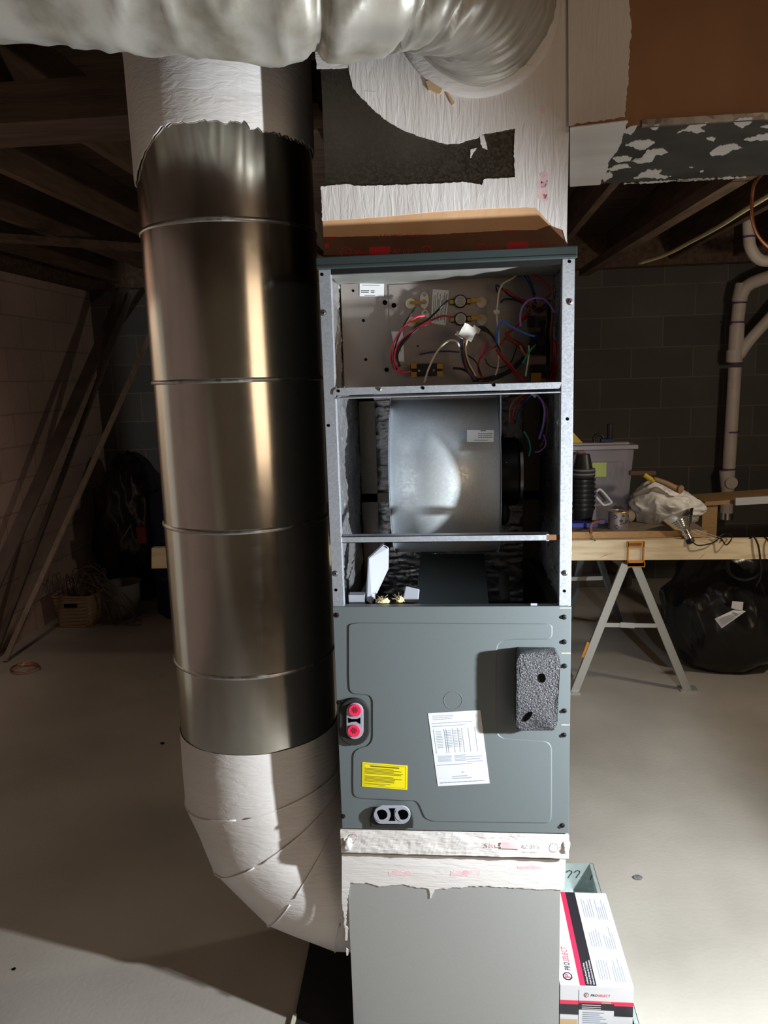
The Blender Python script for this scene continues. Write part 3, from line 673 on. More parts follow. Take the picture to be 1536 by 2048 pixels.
for x, y in ((1030,1180),(1030,1285),(1350,1180),(1350,1275)):
    b = BM(); c = A(x,y,.032); box(b, (c.x-34*K,c.y-.003,c.z-30*K),(c.x+34*K,c.y,c.z+30*K)); obj('terminal_screw', b, m_brass, ry)
for x, y in ((1095,1238),(1275,1232)):
    b = BM(); disc(b, A(x,y,.032), 13*K, .002); obj('rivet', b, m_screw, ry)
b = BM(); c = A(880,1180,.025); box(b, (c.x,c.y-.002,c.z-.001),(c.x+115*K,c.y,c.z+.001)); c = A(880,1262,.025); box(b, (c.x,c.y-.002,c.z-.001),(c.x+115*K,c.y,c.z+.001)); each('spade_lug', b, m_brass, ry)
# control board and transformer on the right
b = BM(); p0, p1 = Bq(1070,1110), Bq(1305,640); box(b, (p0.x,YC-.030,p0.z),(p1.x,YC-.024,p1.z)); cb = obj('control_board', b, m_board, ah)
b = BM()
for x, y, w_, h_, d in ((1110,700,40,60,.03),(1160,880,60,40,.025),(1230,940,50,55,.03),(1270,830,24,60,.02),(1120,1010,40,50,.03),(1180,1060,70,30,.02),(1245,720,30,30,.015),(1290,1000,16,90,.02)):
    c = Bq(x,y,.030); box(b, (c.x-w_*K,c.y-d,c.z-h_*K),(c.x+w_*K,c.y,c.z+h_*K))
each('board_component', b, m_black, cb, bevel=.001)
b = BM()
for x, y in ((1180,790),(1195,790),(1210,790),(1225,790)): c = Bq(x,y,.031); box(b, (c.x-4*K,c.y-.003,c.z-7*K),(c.x+4*K,c.y,c.z+7*K))
c = Bq(1235,690,.031); disc(b, c, 12*K, .003); each('board_pin', b, m_screw, cb)
b = BM(); p0, p1 = Bq(1085,1405), Bq(1290,1225); box(b, (p0.x,YC-.075,p0.z+.002),(p1.x,YC-.025,p1.z)); tf = obj('transformer', b, m_black, ah, bevel=.002)
b = BM(); p0, p1 = Bq(1080,1232,.05), Bq(1290,1125,.05); box(b, (p0.x,YC-.070,p0.z),(p1.x,YC-.060,p1.z)); obj('transformer_bracket', b, m_board, tf)
b = BM(); c = Bq(1180,1380,.078); box(b, (c.x-55*K,c.y-.006,c.z-50*K),(c.x+55*K,c.y,c.z+50*K)); obj('transformer_coil', b, m_orange, tf)
# wires
def wire(name, m, pts, fn, r=.0020, d=.03, parent=None, d1=None):
    b = BM(); n = len(pts); d1 = d if d1 is None else d1
    tube(b, [fn(x, y, d+(d1-d)*i/(n-1)+.006*math.sin(i*1.7)) for i, (x, y) in enumerate(pts)], r, 8, 6); return obj(name, b, m, parent or ah, smooth=True)
wire('red_wire', m_wpink, [(1160,560),(1060,580),(960,650),(860,760),(790,880),(755,1000),(755,1120),(790,1220),(880,1265),(1000,1245)], A, .0024, .05, d1=.03)
wire('red_wire', m_wpink, [(1245,625),(1120,690),(960,790),(850,900),(800,1020),(800,1150),(880,1250)], A, .0024, .045)
wire('red_wire', m_wred, [(1490,575),(1380,565),(1260,610),(1190,650),(1120,695)], A, .0022, .03)
wire('black_wire', m_wblk, [(1445,375),(1330,490),(1200,610),(1060,705),(900,870),(835,980),(820,1080),(860,1180)], A, .0024, .04)
wire('black_wire', m_wblk, [(1050,460),(960,590),(900,690),(850,800),(800,950),(780,1100),(820,1220)], A, .002, .035)
wire('black_wire', m_wblk, [(1100,700),(980,810),(880,930),(830,1050),(850,1190)], A, .002, .05)
wire('white_wire', m_wwht, [(1160,1385),(1210,1220),(1300,1030),(1400,910),(1480,865),(1560,885),(1590,945)], A, .0021, .09)
wire('white_wire', m_wwht, [(735,115),(850,85),(950,68),(965,100),(880,170),(780,225),(730,320),(710,450),(700,650),(720,850),(722,1100),(710,1260),(680,1355)], Bq, .0020, .05)
wire('purple_wire', m_wpur, [(990,750),(985,640),(1010,530),(1080,440),(1180,405),(1280,420),(1350,490),(1405,585)], Bq, .0021, .11)
wire('blue_wire', m_wblue, [(695,960),(705,820),(735,715),(785,690),(880,760),(980,810),(1080,855),(1168,875)], Bq, .0026, .08, d1=.12)
wire('navy_wire', m_wnavy, [(1000,110),(1100,230),(1150,380),(1180,480)], Bq, .0024, .03); wire('navy_wire', m_wnavy, [(1040,100),(1110,210),(1170,370)], Bq, .002, .035)
for k in range(3): wire('harness_wire', m_wblk, [(450,765+12*k),(545,770+16*k),(620+8*k,840+10*k),(690,950),(740,1070)], Bq, .0026, .04+.006*k)
wire('harness_wire', m_wred, [(690,1000),(580,1050),(490,1150),(470,1290),(520,1400)], Bq, .002, .04)
for k in range(3): wire('red_wire', m_wred, [(690+10*k,1040),(760+10*k,1140),(850+14*k,1240),(940+16*k,1350),(1000+22*k,1425)], Bq, .0026, .06+.004*k)
wire('red_wire', m_wpink, [(575,930),(530,1010),(510,1150)], Bq, .0021, .04)
wire('red_wire', m_wred, [(1000,100),(1200,150),(1320,240),(1360,340),(1320,400),(1230,450)], Bq, .0021, .04)
wire('red_wire', m_wred, [(750,310),(830,315),(940,400),(1060,450),(1150,480)], Bq, .0024, .04)
wire('black_wire', m_wblk, [(740,460),(800,420),(900,425),(1000,460),(1080,520)], Bq, .0024, .04); wire('black_wire', m_wblk, [(700,330),(690,250),(760,290),(860,380),(980,440)], Bq, .002, .035)
wire('red_wire', m_wred, [(1130,530),(1040,620),(960,720),(850,840),(740,980)], Bq, .0021, .05); wire('red_wire', m_wred, [(1110,590),(1010,690),(900,780),(800,850)], Bq, .0021, .045)
for k in range(6): wire('red_wire', m_wred, [(1380+12*k,930),(1410+8*k,1060),(1400+6*k,1200),(1350+14*k,1320),(1310+16*k,1420)], Bq, .0021, .05+.006*(k%3))
for k in range(4): wire('red_wire', m_wred if k%2 else m_wbrn, [(800,830+24*k),(880,900+14*k),(980,960+18*k),(1040,1040+14*k),(1060,1130+10*k)], Bq, .0021, .05+.006*(k%3))
wire('orange_wire', m_orange, [(985,990),(1020,1060),(1060,1120)], Bq, .0022, .07)
wire('green_wire', m_wgrn, [(1178,980),(1120,1040),(1060,1130),(1020,1207)], Bq, .0020, .10)
wire('white_wire', m_wwht, [(1052,1365),(1075,1230),(1095,1080),(1092,990)], Bq, .0018, .10)
wire('black_wire', m_wblk, [(340,1110),(440,1190),(500,1330),(520,1400)], Bq, .0016, .04); wire('black_wire', m_wblk, [(550,1150),(600,1230),(700,1265),(850,1220),(920,1080),(940,1000)], Bq, .0014, .04)
wire('blue_wire', m_wnavy, [(-250,1100),(-100,1070),(100,1060),(240,1070)], Bq, .0018, .02)
wire('purple_wire', m_wpur, [(1370,750),(1420,735),(1480,720),(1500,640),(1410,590)], Bq, .0016, .04)
wire('black_wire', m_wblk, [(160,1265),(300,1290),(500,1420),(700,1390),(900,1290),(1000,1200)], Bq, .003, .05); wire('black_wire', m_wblk, [(400,1420),(600,1390),(800,1330),(960,1200),(1030,1130)], Bq, .004, .03)
for k, (x, m_) in enumerate(((1330,m_wblk),(1350,m_wblk),(1310,m_wblk),(1370,m_wbrn))): wire('harness_wire', m_, [(x,430),(x+10,640),(x-10,850),(x,1050),(x-20,1300)], Bq, .003, .045+.004*k)
for k in range(8):
    wire('harness_wire', [m_wblk,m_wred,m_wbrn,m_wblk][k%4], [(1090+random.uniform(-20,40),470+random.uniform(0,40)),(1150+random.uniform(-40,60),520+random.uniform(-20,60)),(1210+random.uniform(-40,60),480+random.uniform(0,120)),(1290+random.uniform(-30,40),470+random.uniform(0,150))], Bq, .0022, .05+.005*k)
b = BM(); c = Bq(700,580,.055); blob(b, c, (38*K*1.0,.006,28*K), 3, .35, 2, 8); obj('cable_tie', b, m_nylon, ah)
b = BM(); c = Bq(340,830,.075)
R0 = Matrix.Rotation(math.radians(32), 3, 'Y')
box(b, (c.x-80*K,c.y-.014,c.z-75*K),(c.x+85*K,c.y+.012,c.z+75*K), rot=R0); box(b, (c.x-110*K,c.y-.010,c.z-95*K),(c.x-10*K,c.y+.010,c.z-45*K), rot=R0, piv=c); box(b, (c.x+20*K,c.y-.012,c.z+40*K),(c.x+110*K,c.y+.010,c.z+100*K), rot=R0, piv=c)
bmesh.ops.subdivide_edges(b, edges=b.edges, cuts=3, use_grid_fill=True)
for v in b.verts: v.co += Vector(noise.noise_vector(v.co*260))*.0022
obj('plug_connector', b, m_nylon, ah, smooth=True, autosm=40)
for pts, m_ in (([(255,905),(262,1050),(300,1230),(400,1400)], m_wnavy), ([(290,910),(290,1080),(340,1280),(440,1410)], m_wbrn), ([(275,905),(278,1060),(320,1260),(470,1420)], m_wblk), ([(332,905),(315,1050),(350,1200),(440,1370)], m_wwht), ([(310,960),(300,1090),(350,1240),(430,1350)], m_wblk)):
    wire('plug_wire', m_, pts, Bq, .0023, .08)
# --- blower
BC = Vector((-.004, .335, 1.425)); BR = .205
b = BM(); n = 80; x0, x1 = -.140, .122
def scroll(a): return BR*(1+.04*math.cos(a-.6))
ra, rb_ = [], []
for k in range(n+1):
    a = -PI*.62+PI*1.30*k/n+PI/2+PI/2      # front half of the drum
    r = scroll(a); y, z = BC.y+r*math.cos(a), BC.z+r*math.sin(a); ra.append(b.verts.new((x0,y,z))); rb_.append(b.verts.new((x1,y,z)))
for k in range(n): b.faces.new([ra[k],ra[k+1],rb_[k+1],rb_[k]])
bl = obj('blower_housing', b, m_housing, ah, smooth=True)
so = bl.modifiers.new('s', 'SOLIDIFY'); so.thickness = .0012
for xs in (x0-.001, x1+.001):
    b = BM(); pts = [(xs, BC.y+(scroll(2*PI*k/64)+.005)*math.cos(2*PI*k/64), BC.z+(scroll(2*PI*k/64)+.005)*math.sin(2*PI*k/64)) for k in range(64)]
    pts = [Vector((p[0], min(p[1], .505), p[2])) for p in pts]; prism(b, pts, ((-.0015 if xs < 0 else .0015),0,0)); obj('blower_side_plate', b, m_post, ah)
b = BM(); box(b, (x0-.006,BC.y-.05,BC.z+BR-.004),(x1+.03,BC.y+.15,BC.z+BR+.002)); obj('blower_mount', b, m_post, ah)
label('blower_label', bl, [P(934,884,BC.y-BR*.985-.004),P(987,884,BC.y-BR*.985-.004),P(988,860,BC.y-BR*.93-.004),P(934,860,BC.y-BR*.93-.004)], rows(.42,.98,.32,.78,3,.35,.1,True)+rows(.25,.96,.12,.2,1)+[(.5,.9,.7,.96)])
b = BM(); lathe(b, (x1+.003, BC.y-.02, BC.z+.01), (1,0,0), [(.085,0),(.088,.006),(.088,.046),(.082,.052),(.02,.052)], 40); mo = obj('blower_motor', b, m_black, ah, smooth=True, autosm=30)
b = BM(); lathe(b, (x1+.055, BC.y-.02, BC.z+.01), (1,0,0), [(.086,0),(.086,.007),(.07,.009)], 40); obj('motor_end_ring', b, m_galv, mo, smooth=True, autosm=30)
b = BM(); tube(b, [P(1005,935,.24),P(1012,925,.235),P(1018,930,.235)], .002, 6); obj('motor_strap', b, m_screw, mo)
b = BM(); blob(b, (x1+.014, BC.y-.10, BC.z-.085), (.014,.03,.03), 3, .1, 2, 1); obj('motor_mount_arm', b, m_black, mo, smooth=True)
def W5(x, y, Y): return P(640+x/2.954, 760+y/2.954, Y)
for i, (m_, pts, r) in enumerate(((m_wbrn,((1230,75),(1160,110),(1125,170),(1120,260)),.0024),(m_wred,((1225,90),(1180,130),(1150,180),(1135,262)),.0024),(m_wblue,((1262,75),(1215,120),(1175,170),(1158,250)),.0024),(m_wblk,((1240,75),(1190,150),(1165,200),(1150,258)),.0024),
      (m_wpur,((1265,70),(1310,120),(1328,180),(1320,260),(1295,350)),.0028),(m_wbrn,((1280,90),(1335,150),(1345,220),(1335,320),(1300,400)),.0022),(m_wgrn,((1205,305),(1230,345),(1243,400),(1235,450)),.002),(m_wpur,((1320,320),(1335,380),(1300,420),(1270,425)),.0018),(m_wbrn,((1160,110),(1125,150),(1118,230)),.0014))):
    b = BM(); tube(b, [W5(x,y,.20+.01*(i%3)) for x, y in pts], r, 8); obj('motor_wire', b, m_, ah, smooth=True)
b = BM(); obox(b, W5(1240,72,.19), W5(1275,100,.19), .004, .006); obj('wire_tie', b, m_nylon, ah)
b = BM(); tube(b, [W5(1068,60,.11),W5(1068,200,.11),W5(1068,330,.11)], .0016, 6); tube(b, [W5(1068,62,.11),W5(1110,66,.11),W5(1160,72,.13)], .0016, 6); obj('blower_bracket_wire', b, m_post, ah)
b = BM(); p = [W5(318,85,.40),W5(420,85,.40),W5(420,112,.40),W5(318,118,.40)]; prism(b, p, (0,.002,0)); bk = obj('mounting_bracket', b, m_post, ah)
b = BM()
for k in range(5): cyl(b, W5(345+16*k,100,.398), (0,-1,0), .003, .001, 10)
each('bracket_hole', b, m_hole, bk)
# --- coil compartment seen through the opening
b = BM(); q = [P(842,1108,.40), P(968,1108,.40), P(978,1212,.10), P(830,1212,.10)]
q[2].z = q[3].z = min(q[2].z, 1.155); prism(b, q, (0,.002,-.002)); obj('coil_delta_plate', b, mat('coil_plate_steel', (.16,.20,.22), .4, .6), ah)
b = BM(); box(b, (-.25,.02,.66),(.25,.50,.68)); obj('drain_pan', b, m_black, ah)
b = BM(); obox(b, P(1063,1120,.45), P(1112,1212,.06), .02, .004, up=(0,0,1)); obj('filter_track', b, m_galvd, ah)
b = BM(); obox(b, P(790,1060,.42), P(718,1212,.04), .02, .004, up=(0,0,1)); obj('filter_track', b, m_galvd, ah)
b = BM(); pts = [W5(*p, .10) for p in ((285,1050),(270,1285),(180,1280),(180,1320),(300,1320),(398,1110),(402,985),(345,985))]
pts = [W5(300,1318,.05),W5(270,1300,.05),W5(283,1048,.09),W5(368,968,.14),W5(400,985,.14),W5(398,1110,.13)]
prism(b, pts, (.004,-.010,0)); ha = obj('drain_pan_bracket', b, m_greyp, ah, bevel=.001)
b = BM(); box(b, tuple(W5(180,1325,.06)), tuple(W5(262,1270,.035)+Vector((0,.0,0)))); obj('bracket_foot', b, m_greyp, ha)
b = BM(); cyl(b, W5(380,1000,.128), (0,-1,0), .008, .002, 20); obj('bracket_notch', b, m_hole, ha)
b = BM(); hexa(b, [W5(485,1312,.06),W5(580,1318,.06),W5(580,1318,.09),W5(485,1312,.09),W5(505,1218,.06),W5(588,1236,.06),W5(588,1236,.09),W5(505,1218,.09)]); obj('grey_clip', b, m_greyp, ah, bevel=.002)
b = BM(); blob(b, W5(370,1308,.03), (.016,.008,.007), 3, .5, 5, 2); blob(b, W5(470,1300,.035), (.008,.006,.009), 3, .5, 5, 7); each('insulation_tuft', b, m_yins, ah, smooth=True, label='yellow fibreglass tuft')
b = BM()
for k in range(24):
    c = W5(random.choice((330,370,470,500)), 1310, .03); e = c+Vector((random.uniform(-.02,.02),random.uniform(-.01,.01),random.uniform(.0,.02))); tube(b, [c,(c+e)/2+Vector((0,0,.003)),e], .0003, 4, 2)
each('loose_fibre', b, m_yins, ah)
b = BM(); tube(b, [P(1012,1205,.12),P(1008,1180,.16),P(1008,1150,.22)], .012, 14); obj('drain_hose', b, m_rubber, ah, smooth=True)

# --- lower access panel
PZT = P(895,1213,-.004).z; PY = -.006
b = BM(); box(b, (-.267, PY, Z0+.002), (.2675, .0, PZT)); box(b, (-.262,PY,PZT-.001),(.262,.016,PZT+.0005)); pn = obj('access_panel', b, m_panel, ah, bevel=.0008)
def Q6(x, y, d=0): return P(660+x/3.134, 1200+y/3.134, PY-d)
outl = [(165,140),(1360,146),(1396,160),(1395,248),(1160,250),(1052,262),(1045,400),(1045,700),(1050,862),(1180,872),(1392,885),(1392,1300),(1388,1402),(1250,1400),(640,1392),(590,1370),(545,1262),(470,1262),(230,1250),(142,1240),(138,1150),(140,935),(262,905),(262,700),(262,600),(120,590),(112,500),(112,150)]
pl2 = roundpath(outl, 60, 6)
inn = []; N = len(pl2)
for i in range(N):
    t = (pl2[(i+1)%N]-pl2[i-1]); nrm_ = Vector((t.y,-t.x)).normalized(); inn.append(pl2[i]-nrm_*7)
b = BM(); A_ = [b.verts.new(Q6(p.x,p.y,-.0002)) for p in pl2]; B_ = [b.verts.new(Q6(p.x,p.y,.0022)) for p in inn]
for i in range(N): b.faces.new([A_[i],A_[(i+1)%N],B_[(i+1)%N],B_[i]])
b.faces.new(B_); obj('embossed_field', b, m_panel, pn)
b = BM(); 
for a0, a1 in ((0,2*PI),):
    pts = [Q6(771+58*math.cos(a0+(a1-a0)*k/40), 628+55*math.sin(a0+(a1-a0)*k/40), .0020) for k in range(41)]; tube(b, pts, .0009, 6, 1, sm=False)
obj('knockout_ring', b, m_panel, pn)
for x, y, sx in ((42,95,1),(82,1355,1),(55,642,1),(1468,107,1),(1468,262,1),(1470,413,1),(1468,694,1),(1466,845,1),(1456,1412,1)):
    b = BM(); c = Q6(x,y); lathe(b, c, (0,-1,0), [(.0060,0),(.0060,.0012),(.0044,.0016),(.0044,.0045),(.0030,.005)], 8); box(b, (c.x-.003,c.y-.0056,c.z-.0006),(c.x+.003,c.y-.0048,c.z+.0006), mi=1); obj('panel_screw', b, [mat('black_screw', (.03,.03,.03), .35, .6) if x == 42 else bpy.data.materials['black_screw'], m_hole], pn)
b = BM()
for y in (333,782): p = Q6(1450,y); box(b, (p.x,PY-.0006,p.z-.0008),(.2672,PY,p.z+.0008))
p = Q6(1440,50); box(b, (p.x,PY-.0006,p.z-.0008),(.2672,PY,p.z+.0008)); each('foam_edge_tape', b, m_yins, pn, label='thin yellow slivers of gasket')
b = BM(); p = Q6(1260,32); box(b, (p.x,.000,p.z-.006),(p.x+.014,.004,p.z+.002)); obj('panel_tab', b, m_greyp, pn)
# labels on the panel
lab = [Q6(676,1167,.0024),Q6(1001,1148,.0024),Q6(942,690,.0024),Q6(614,710,.0024)]
L = rows(.08,.55,.90,.97,3,.3,.3,True)+rows(.05,.9,.80,.88,2,.2,.4,True)
for uu in (.06,.26,.30,.42,.52,.60,.72,.85): L += [(uu,.45,uu+.006,.78)]
for (u0,u1) in ((.10,.22),(.27,.40),(.44,.50),(.53,.58)): L += rows(u0,u1,.52,.76,11,.35,.1)
L += rows(.08,.35,.33,.42,6,.4,.1)+rows(.40,.62,.33,.42,5,.4,.1)+rows(.04,.96,.28,.30,1,.4)+rows(.62,.95,.30,.40,3,.25,.3)+rows(.02,.98,.105,.108,1,.4,0)+rows(.3,.72,.08,.14,2,.3,.3)+rows(.05,.95,.03,.06,1,.4,.1,True)
label('rating_plate', pn, lab, L, ink=m_inkl, txt=[('c', .50,.165,.05,.05)])
yl = [Q6(201,1168,.0024),Q6(484,1190,.0024),Q6(487,1038,.0024),Q6(203,1016,.0024)]
fr = [(.04,.05,.96,.06),(.04,.94,.96,.95),(.04,.05,.045,.95),(.955,.05,.96,.95)]
label('yellow_sticker', pn, yl, fr+rows(.18,.82,.82,.92,1,.5,.05)+rows(.06,.93,.54,.80,5,.45,.3)+rows(.06,.93,.22,.48,5,.45,.3)+rows(.06,.93,.1,.18,2,.4,.5), ink=mat('olive_print', (.16,.13,.01), .6), base=m_yellow)
# refrigerant grommets
def stadium(cx, cy, hw, hh, n=14):
    r = min(hw, hh); out = []
    for k in range(4*n):
        a = 2*PI*k/(4*n); out.append((cx+math.copysign(max(hw-r,0),math.cos(a))+r*math.cos(a), cy+math.copysign(max(hh-r,0),math.sin(a))+r*math.sin(a)))
    return out
b = BM(); prism(b, [P(x,y,PY+.001) for x, y in stadium(709,1441,31,47)], (0,-.010,0)); g1 = obj('line_grommet', b, m_rubber, pn, bevel=.003, label='black rubber grommet with pink plugs')
b = BM(); prism(b, [P(x,y,PY-.009) for x, y in stadium(710,1441,17,36)], (0,-.004,0)); pg = obj('grommet_plate', b, m_greyp, g1, bevel=.001)
for cx, cy in ((710,1420),(708,1461)):
    b = BM(); c = P(cx,cy,PY-.013); disc(b, c, .0148, .004); pc = obj('pink_plug', b, m_pinkp, g1, bevel=.0008, label='hot pink plug with star recess')
    b = BM(); c = P(cx,cy,PY-.0171); prism(b, [c+Vector(((.0088 if k%2 else .0055)*math.cos(2*PI*k/16),0,(.0088 if k%2 else .0055)*math.sin(2*PI*k/16))) for k in range(16)], (0,-.0004,0), mi=0); b.normal_update(); ob_ = obj('star_recess', b, m_pinkd, g1)
b = BM(); bow = [(-13,-6),(-6,-3),(6,-3),(12,-6),(12,7),(4,2),(-6,3),(-12,5)]
prism(b, [P(709+x,1441+y,PY-.0131) for x, y in bow], (0,-.0005,0)); obj('grommet_slot', b, m_hole, g1)
b = BM(); pts = [P(x,y,PY+.001) for x, y in stadium(784,1632,42,22)]; pts = [Vector((p.x,p.y,max(p.z,Z0+.003))) for p in pts]; 
prism(b, [P(x,y,PY+.001) for x, y in ((742,1650),(741,1634),(746,1620),(757,1612),(772,1609),(800,1610),(815,1613),(824,1623),(827,1636),(827,1652))], (0,-.010,0)); g2 = obj('line_grommet', b, m_rubber, pn, bevel=.002, label='black rubber grommet with two open holes')
b = BM(); prism(b, [P(x,y,PY-.009) for x, y in stadium(784,1628,37,18)], (0,-.005,0)); obj('grommet_plate', b, m_greyp, g2, bevel=.001)
for cx in (764,806):
    b = BM(); cyl(b, P(cx,1629,PY-.0141), (0,-1,0), .0128, .0006, 24); oh = obj('line_hole', b, m_hole, g2)
    b = BM(); prism(b, [P(cx-1+15*math.cos(a),1629+14*math.sin(a),PY-.0146) for a in [math.radians(t) for t in range(100,226,12)]], (0,-.0006,0)); obj('hole_lip', b, m_greyp, g2)
b = BM(); prism(b, [P(785+y,1629+x*.9,PY-.0141) for x, y in ((-14,-7),(-4,-3),(4,-3),(14,-7),(14,6),(4,3),(-4,3),(-14,6))], (0,-.0005,0)); obj('grommet_slot', b, m_hole, g2)
# charcoal foam block
b = BM(); FY = -.052
n1 = 26; c4 = [(1032,1461),(1114,1461),(1121,1309),(1034,1308)]
qf = quadmap([P(x,y,FY) for x, y in c4]); 
pts2 = [(u, v) for u, v in rrect(.5,.5,.5,.5,.10,5)]
front = [qf(u, v) for u, v in pts2]; back = [Vector((p.x, PY-.0024, p.z)) for p in front]
A_ = [b.verts.new(p) for p in front]; B_ = [b.verts.new(p) for p in back]
for i in range(len(A_)): b.faces.new([A_[i],A_[(i+1)%len(A_)],B_[(i+1)%len(A_)],B_[i]])
b.faces.new(A_); b.faces.new(B_[::-1])
bmesh.ops.triangulate(b, faces=b.faces[:]); 
for _ in range(5): bmesh.ops.subdivide_edges(b, edges=[e for e in b.edges if e.calc_length() > .0035], cuts=1)
for v in b.verts:
    if v.co.y < PY-.004: v.co += Vector(noise.noise_vector(v.co*300))*.0012
fo_ = obj('foam_block', b, m_foam, smooth=True); tag(fo_, 'charcoal foam block with two round holes stuck on the grey front panel', 'foam block')
for cx, cy, rx, rz in ((1085,1356,6.5,10),(1056,1433,9,12)):
    b = BM(); c = P(cx,cy,FY-.0015); t_ = math.radians(25 if cx < 1070 else 0)
    prism(b, [c+Vector(((rx*math.cos(a)*math.cos(t_)+rz*math.sin(a)*math.sin(t_))*.00105,0,(-rx*math.cos(a)*math.sin(t_)*-1+rz*math.sin(a)*math.cos(t_))*.00105)) for a in [2*PI*k/20 for k in range(20)]], (0,-.0012,0)); obj('foam_hole', b, m_hole, fo_)

# ------------------------------------------------------------------ steel pan and carton on the floor
dp = thing('steel_pan', (.35, .3, 0), 'shiny open galvanized tray on the floor right of the return box, carton inside', 'metal tray')
b = BM(); px0, px1, py0, py1, ph = .254, .447, -.12, .646, .10
box(b, (px0,py0,0),(px1,py1,.0015)); pb = obj('tray_floor', b, m_drain, dp)
b = BM(); box(b, (px1-.0015,py0,0),(px1,py1,ph)); box(b, (px1-.012,py0,ph-.002),(px1,py1,ph)); obj('tray_side', b, m_drain, dp)
b = BM(); box(b, (px0,py1-.0015,0),(px1,py1,ph)); far = obj('tray_end', b, m_drain, dp)
b = BM()
for x in (1139,1155):
    p = [P(x-7,1745,py1-.003),P(x,1741,py1-.003),P(x+5,1744,py1-.003),P(x+1,1750,py1-.003),P(x-3,1756,py1-.003)]; tube(b, p, .0014, 6, 3)
p = [P(1184,1750,py1-.01),P(1180,1760,py1-.02)]; tube(b, p, .0014, 6, 1, sm=False); each('marker_stroke', b, m_ink, far)
bx = thing('pump_carton', (.345, .12, .002), 'white condensate pump carton with red and black stripes standing in the metal tray', 'box')
BX0, BX1, BY0, BY1, BZ = .2545, .431, .014, .361, .20
TL, TR_, NL, NR = (BX0, BY1), (BX1-.006, BY1), (BX0-.004, BY0), (BX1, BY0)
b = BM(); box(b, (BX0,BY0,.002),(BX1,BY1,BZ)); obj('carton_body', b, m_card, bx, bevel=.001)
top = lambda u, v, h=.0006: Vector((BX0+(BX1-BX0)*u, BY0+(BY1-BY0)*v, BZ+h))
def quadf(bm, fn, u0, v0, u1, v1, mi=0): bm.faces.new([bm.verts.new(fn(u, v)) for u, v in ((u0,v0),(u1,v0),(u1,v1),(u0,v1))]).material_index = mi
def hexf(bm, pts, mi): bm.faces.new([bm.verts.new(p) for p in pts]).material_index = mi
b = BM(); box(b, (BX0+.0,BY0+.0,BZ),(BX1,BY1,BZ+.0004), mi=0)
quadf(b, top, .27, 0, .345, 1, 1); quadf(b, top, .345, 0, .50, 1, 2)
t2 = lambda u, v: top(1-v, u, .0009)      # text running away along the carton
def tt(s, u, v, h, fit, mi, sh=0, bold=0): return textpoly(b, s, lambda a, c: top(v-c, u+a, .0011), 0, 0, h, mi, fit=fit, shear=sh, bold=bold)
tt('PRO', .135, .185, .115, .080, 2, .15, .012); tt('SELECT', .220, .185, .115, .15, 1, .15)
hexf(b, [top(.125+.070*math.cos(a), .078+.040*math.sin(a), .0010) for a in [math.radians(45+90*k+d) for k in range(4) for d in (-22,22)]], 2)
hexf(b, [top(.125+.050*math.cos(a), .078+.028*math.sin(a), .0014) for a in [math.radians(45+90*k+d) for k in range(4) for d in (-22,22)]], 0)
textpoly(b, 'P', lambda a_, c_: top(.16-c_, .062+a_, .0018), 0, 0, .10, 1, fit=.035, bold=.02)
for k, s in enumerate(('Condensate Removal Tank Pump','Pompe de Relevage des Condensats','Bomba de Extraccion de Condensados')): tt(s, .012+.0*k, .395+.042*k, .034, .20+.015*k, 0, 0, .02)
for blk in range(3):
    for j in range(5): quadf(b, lambda u, v: top(u, v, .0011), .57+.035*j, .06+.32*blk, .577+.035*j, .06+.32*blk+random.uniform(.15,.23), 3)
    for j in range(5): quadf(b, lambda u, v: top(u, v, .0011), .78+.032*j, .04+.32*blk, .787+.032*j, .04+.32*blk+random.uniform(.12,.24), 3)
obj('carton_lid', b, [m_card, m_cardred, m_cardblk, m_inkl], bx)
b = BM(); fr_ = lambda u, v, h=.0006: Vector((BX0+(BX1-BX0)*u, BY0-h, BZ*v))
quadf(b, fr_, 0, .735, 1, .79, 1); quadf(b, fr_, 0, .59, 1, .735, 2)
f2 = lambda u, v: fr_(u, v, .0012); quadf(b, f2, .26, .20, .74, .95, 0); f3 = lambda u, v: fr_(u, v, .0016)
quadf(b, f3, .26,.67,.74,.765,2); quadf(b, f3, .26,.765,.74,.795,1); quadf(b, lambda u, v: fr_(u, v, .0018), .57,.768,.70,.784,4)
f4 = lambda u, v: fr_(u, v, .002)
textpoly(b, 'PRO', f4, .42, .862, .045, 2, fit=.095, shear=.15, bold=.01); textpoly(b, 'SELECT', f4, .52, .862, .045, 1, fit=.17, shear=.15)
hexf(b, [f4(.36+.034*math.cos(a), .878+.032*math.sin(a)) for a in [2*PI*k/8+.39 for k in range(8)]], 2); hexf(b, [fr_(.36+.026*math.cos(a), .878+.024*math.sin(a), .0023) for a in [2*PI*k/8+.39 for k in range(8)]], 0); textpoly(b, 'P', lambda u, v: fr_(u, v, .0026), .345, .862, .045, 1, fit=.028, bold=.02)
for v in (.735,.705,.68): quadf(b, f4, .30, v, .56, v+.008, 0)
for j in range(12): quadf(b, f4, .31, .63-.028*j, .31+random.uniform(.2,.38), .637-.028*j, 3)
quadf(b, fr_, 0, .40, .24, .52, 4); obj('carton_front_print', b, [m_card, m_cardred, m_cardblk, m_inkl, m_kcard], bx)

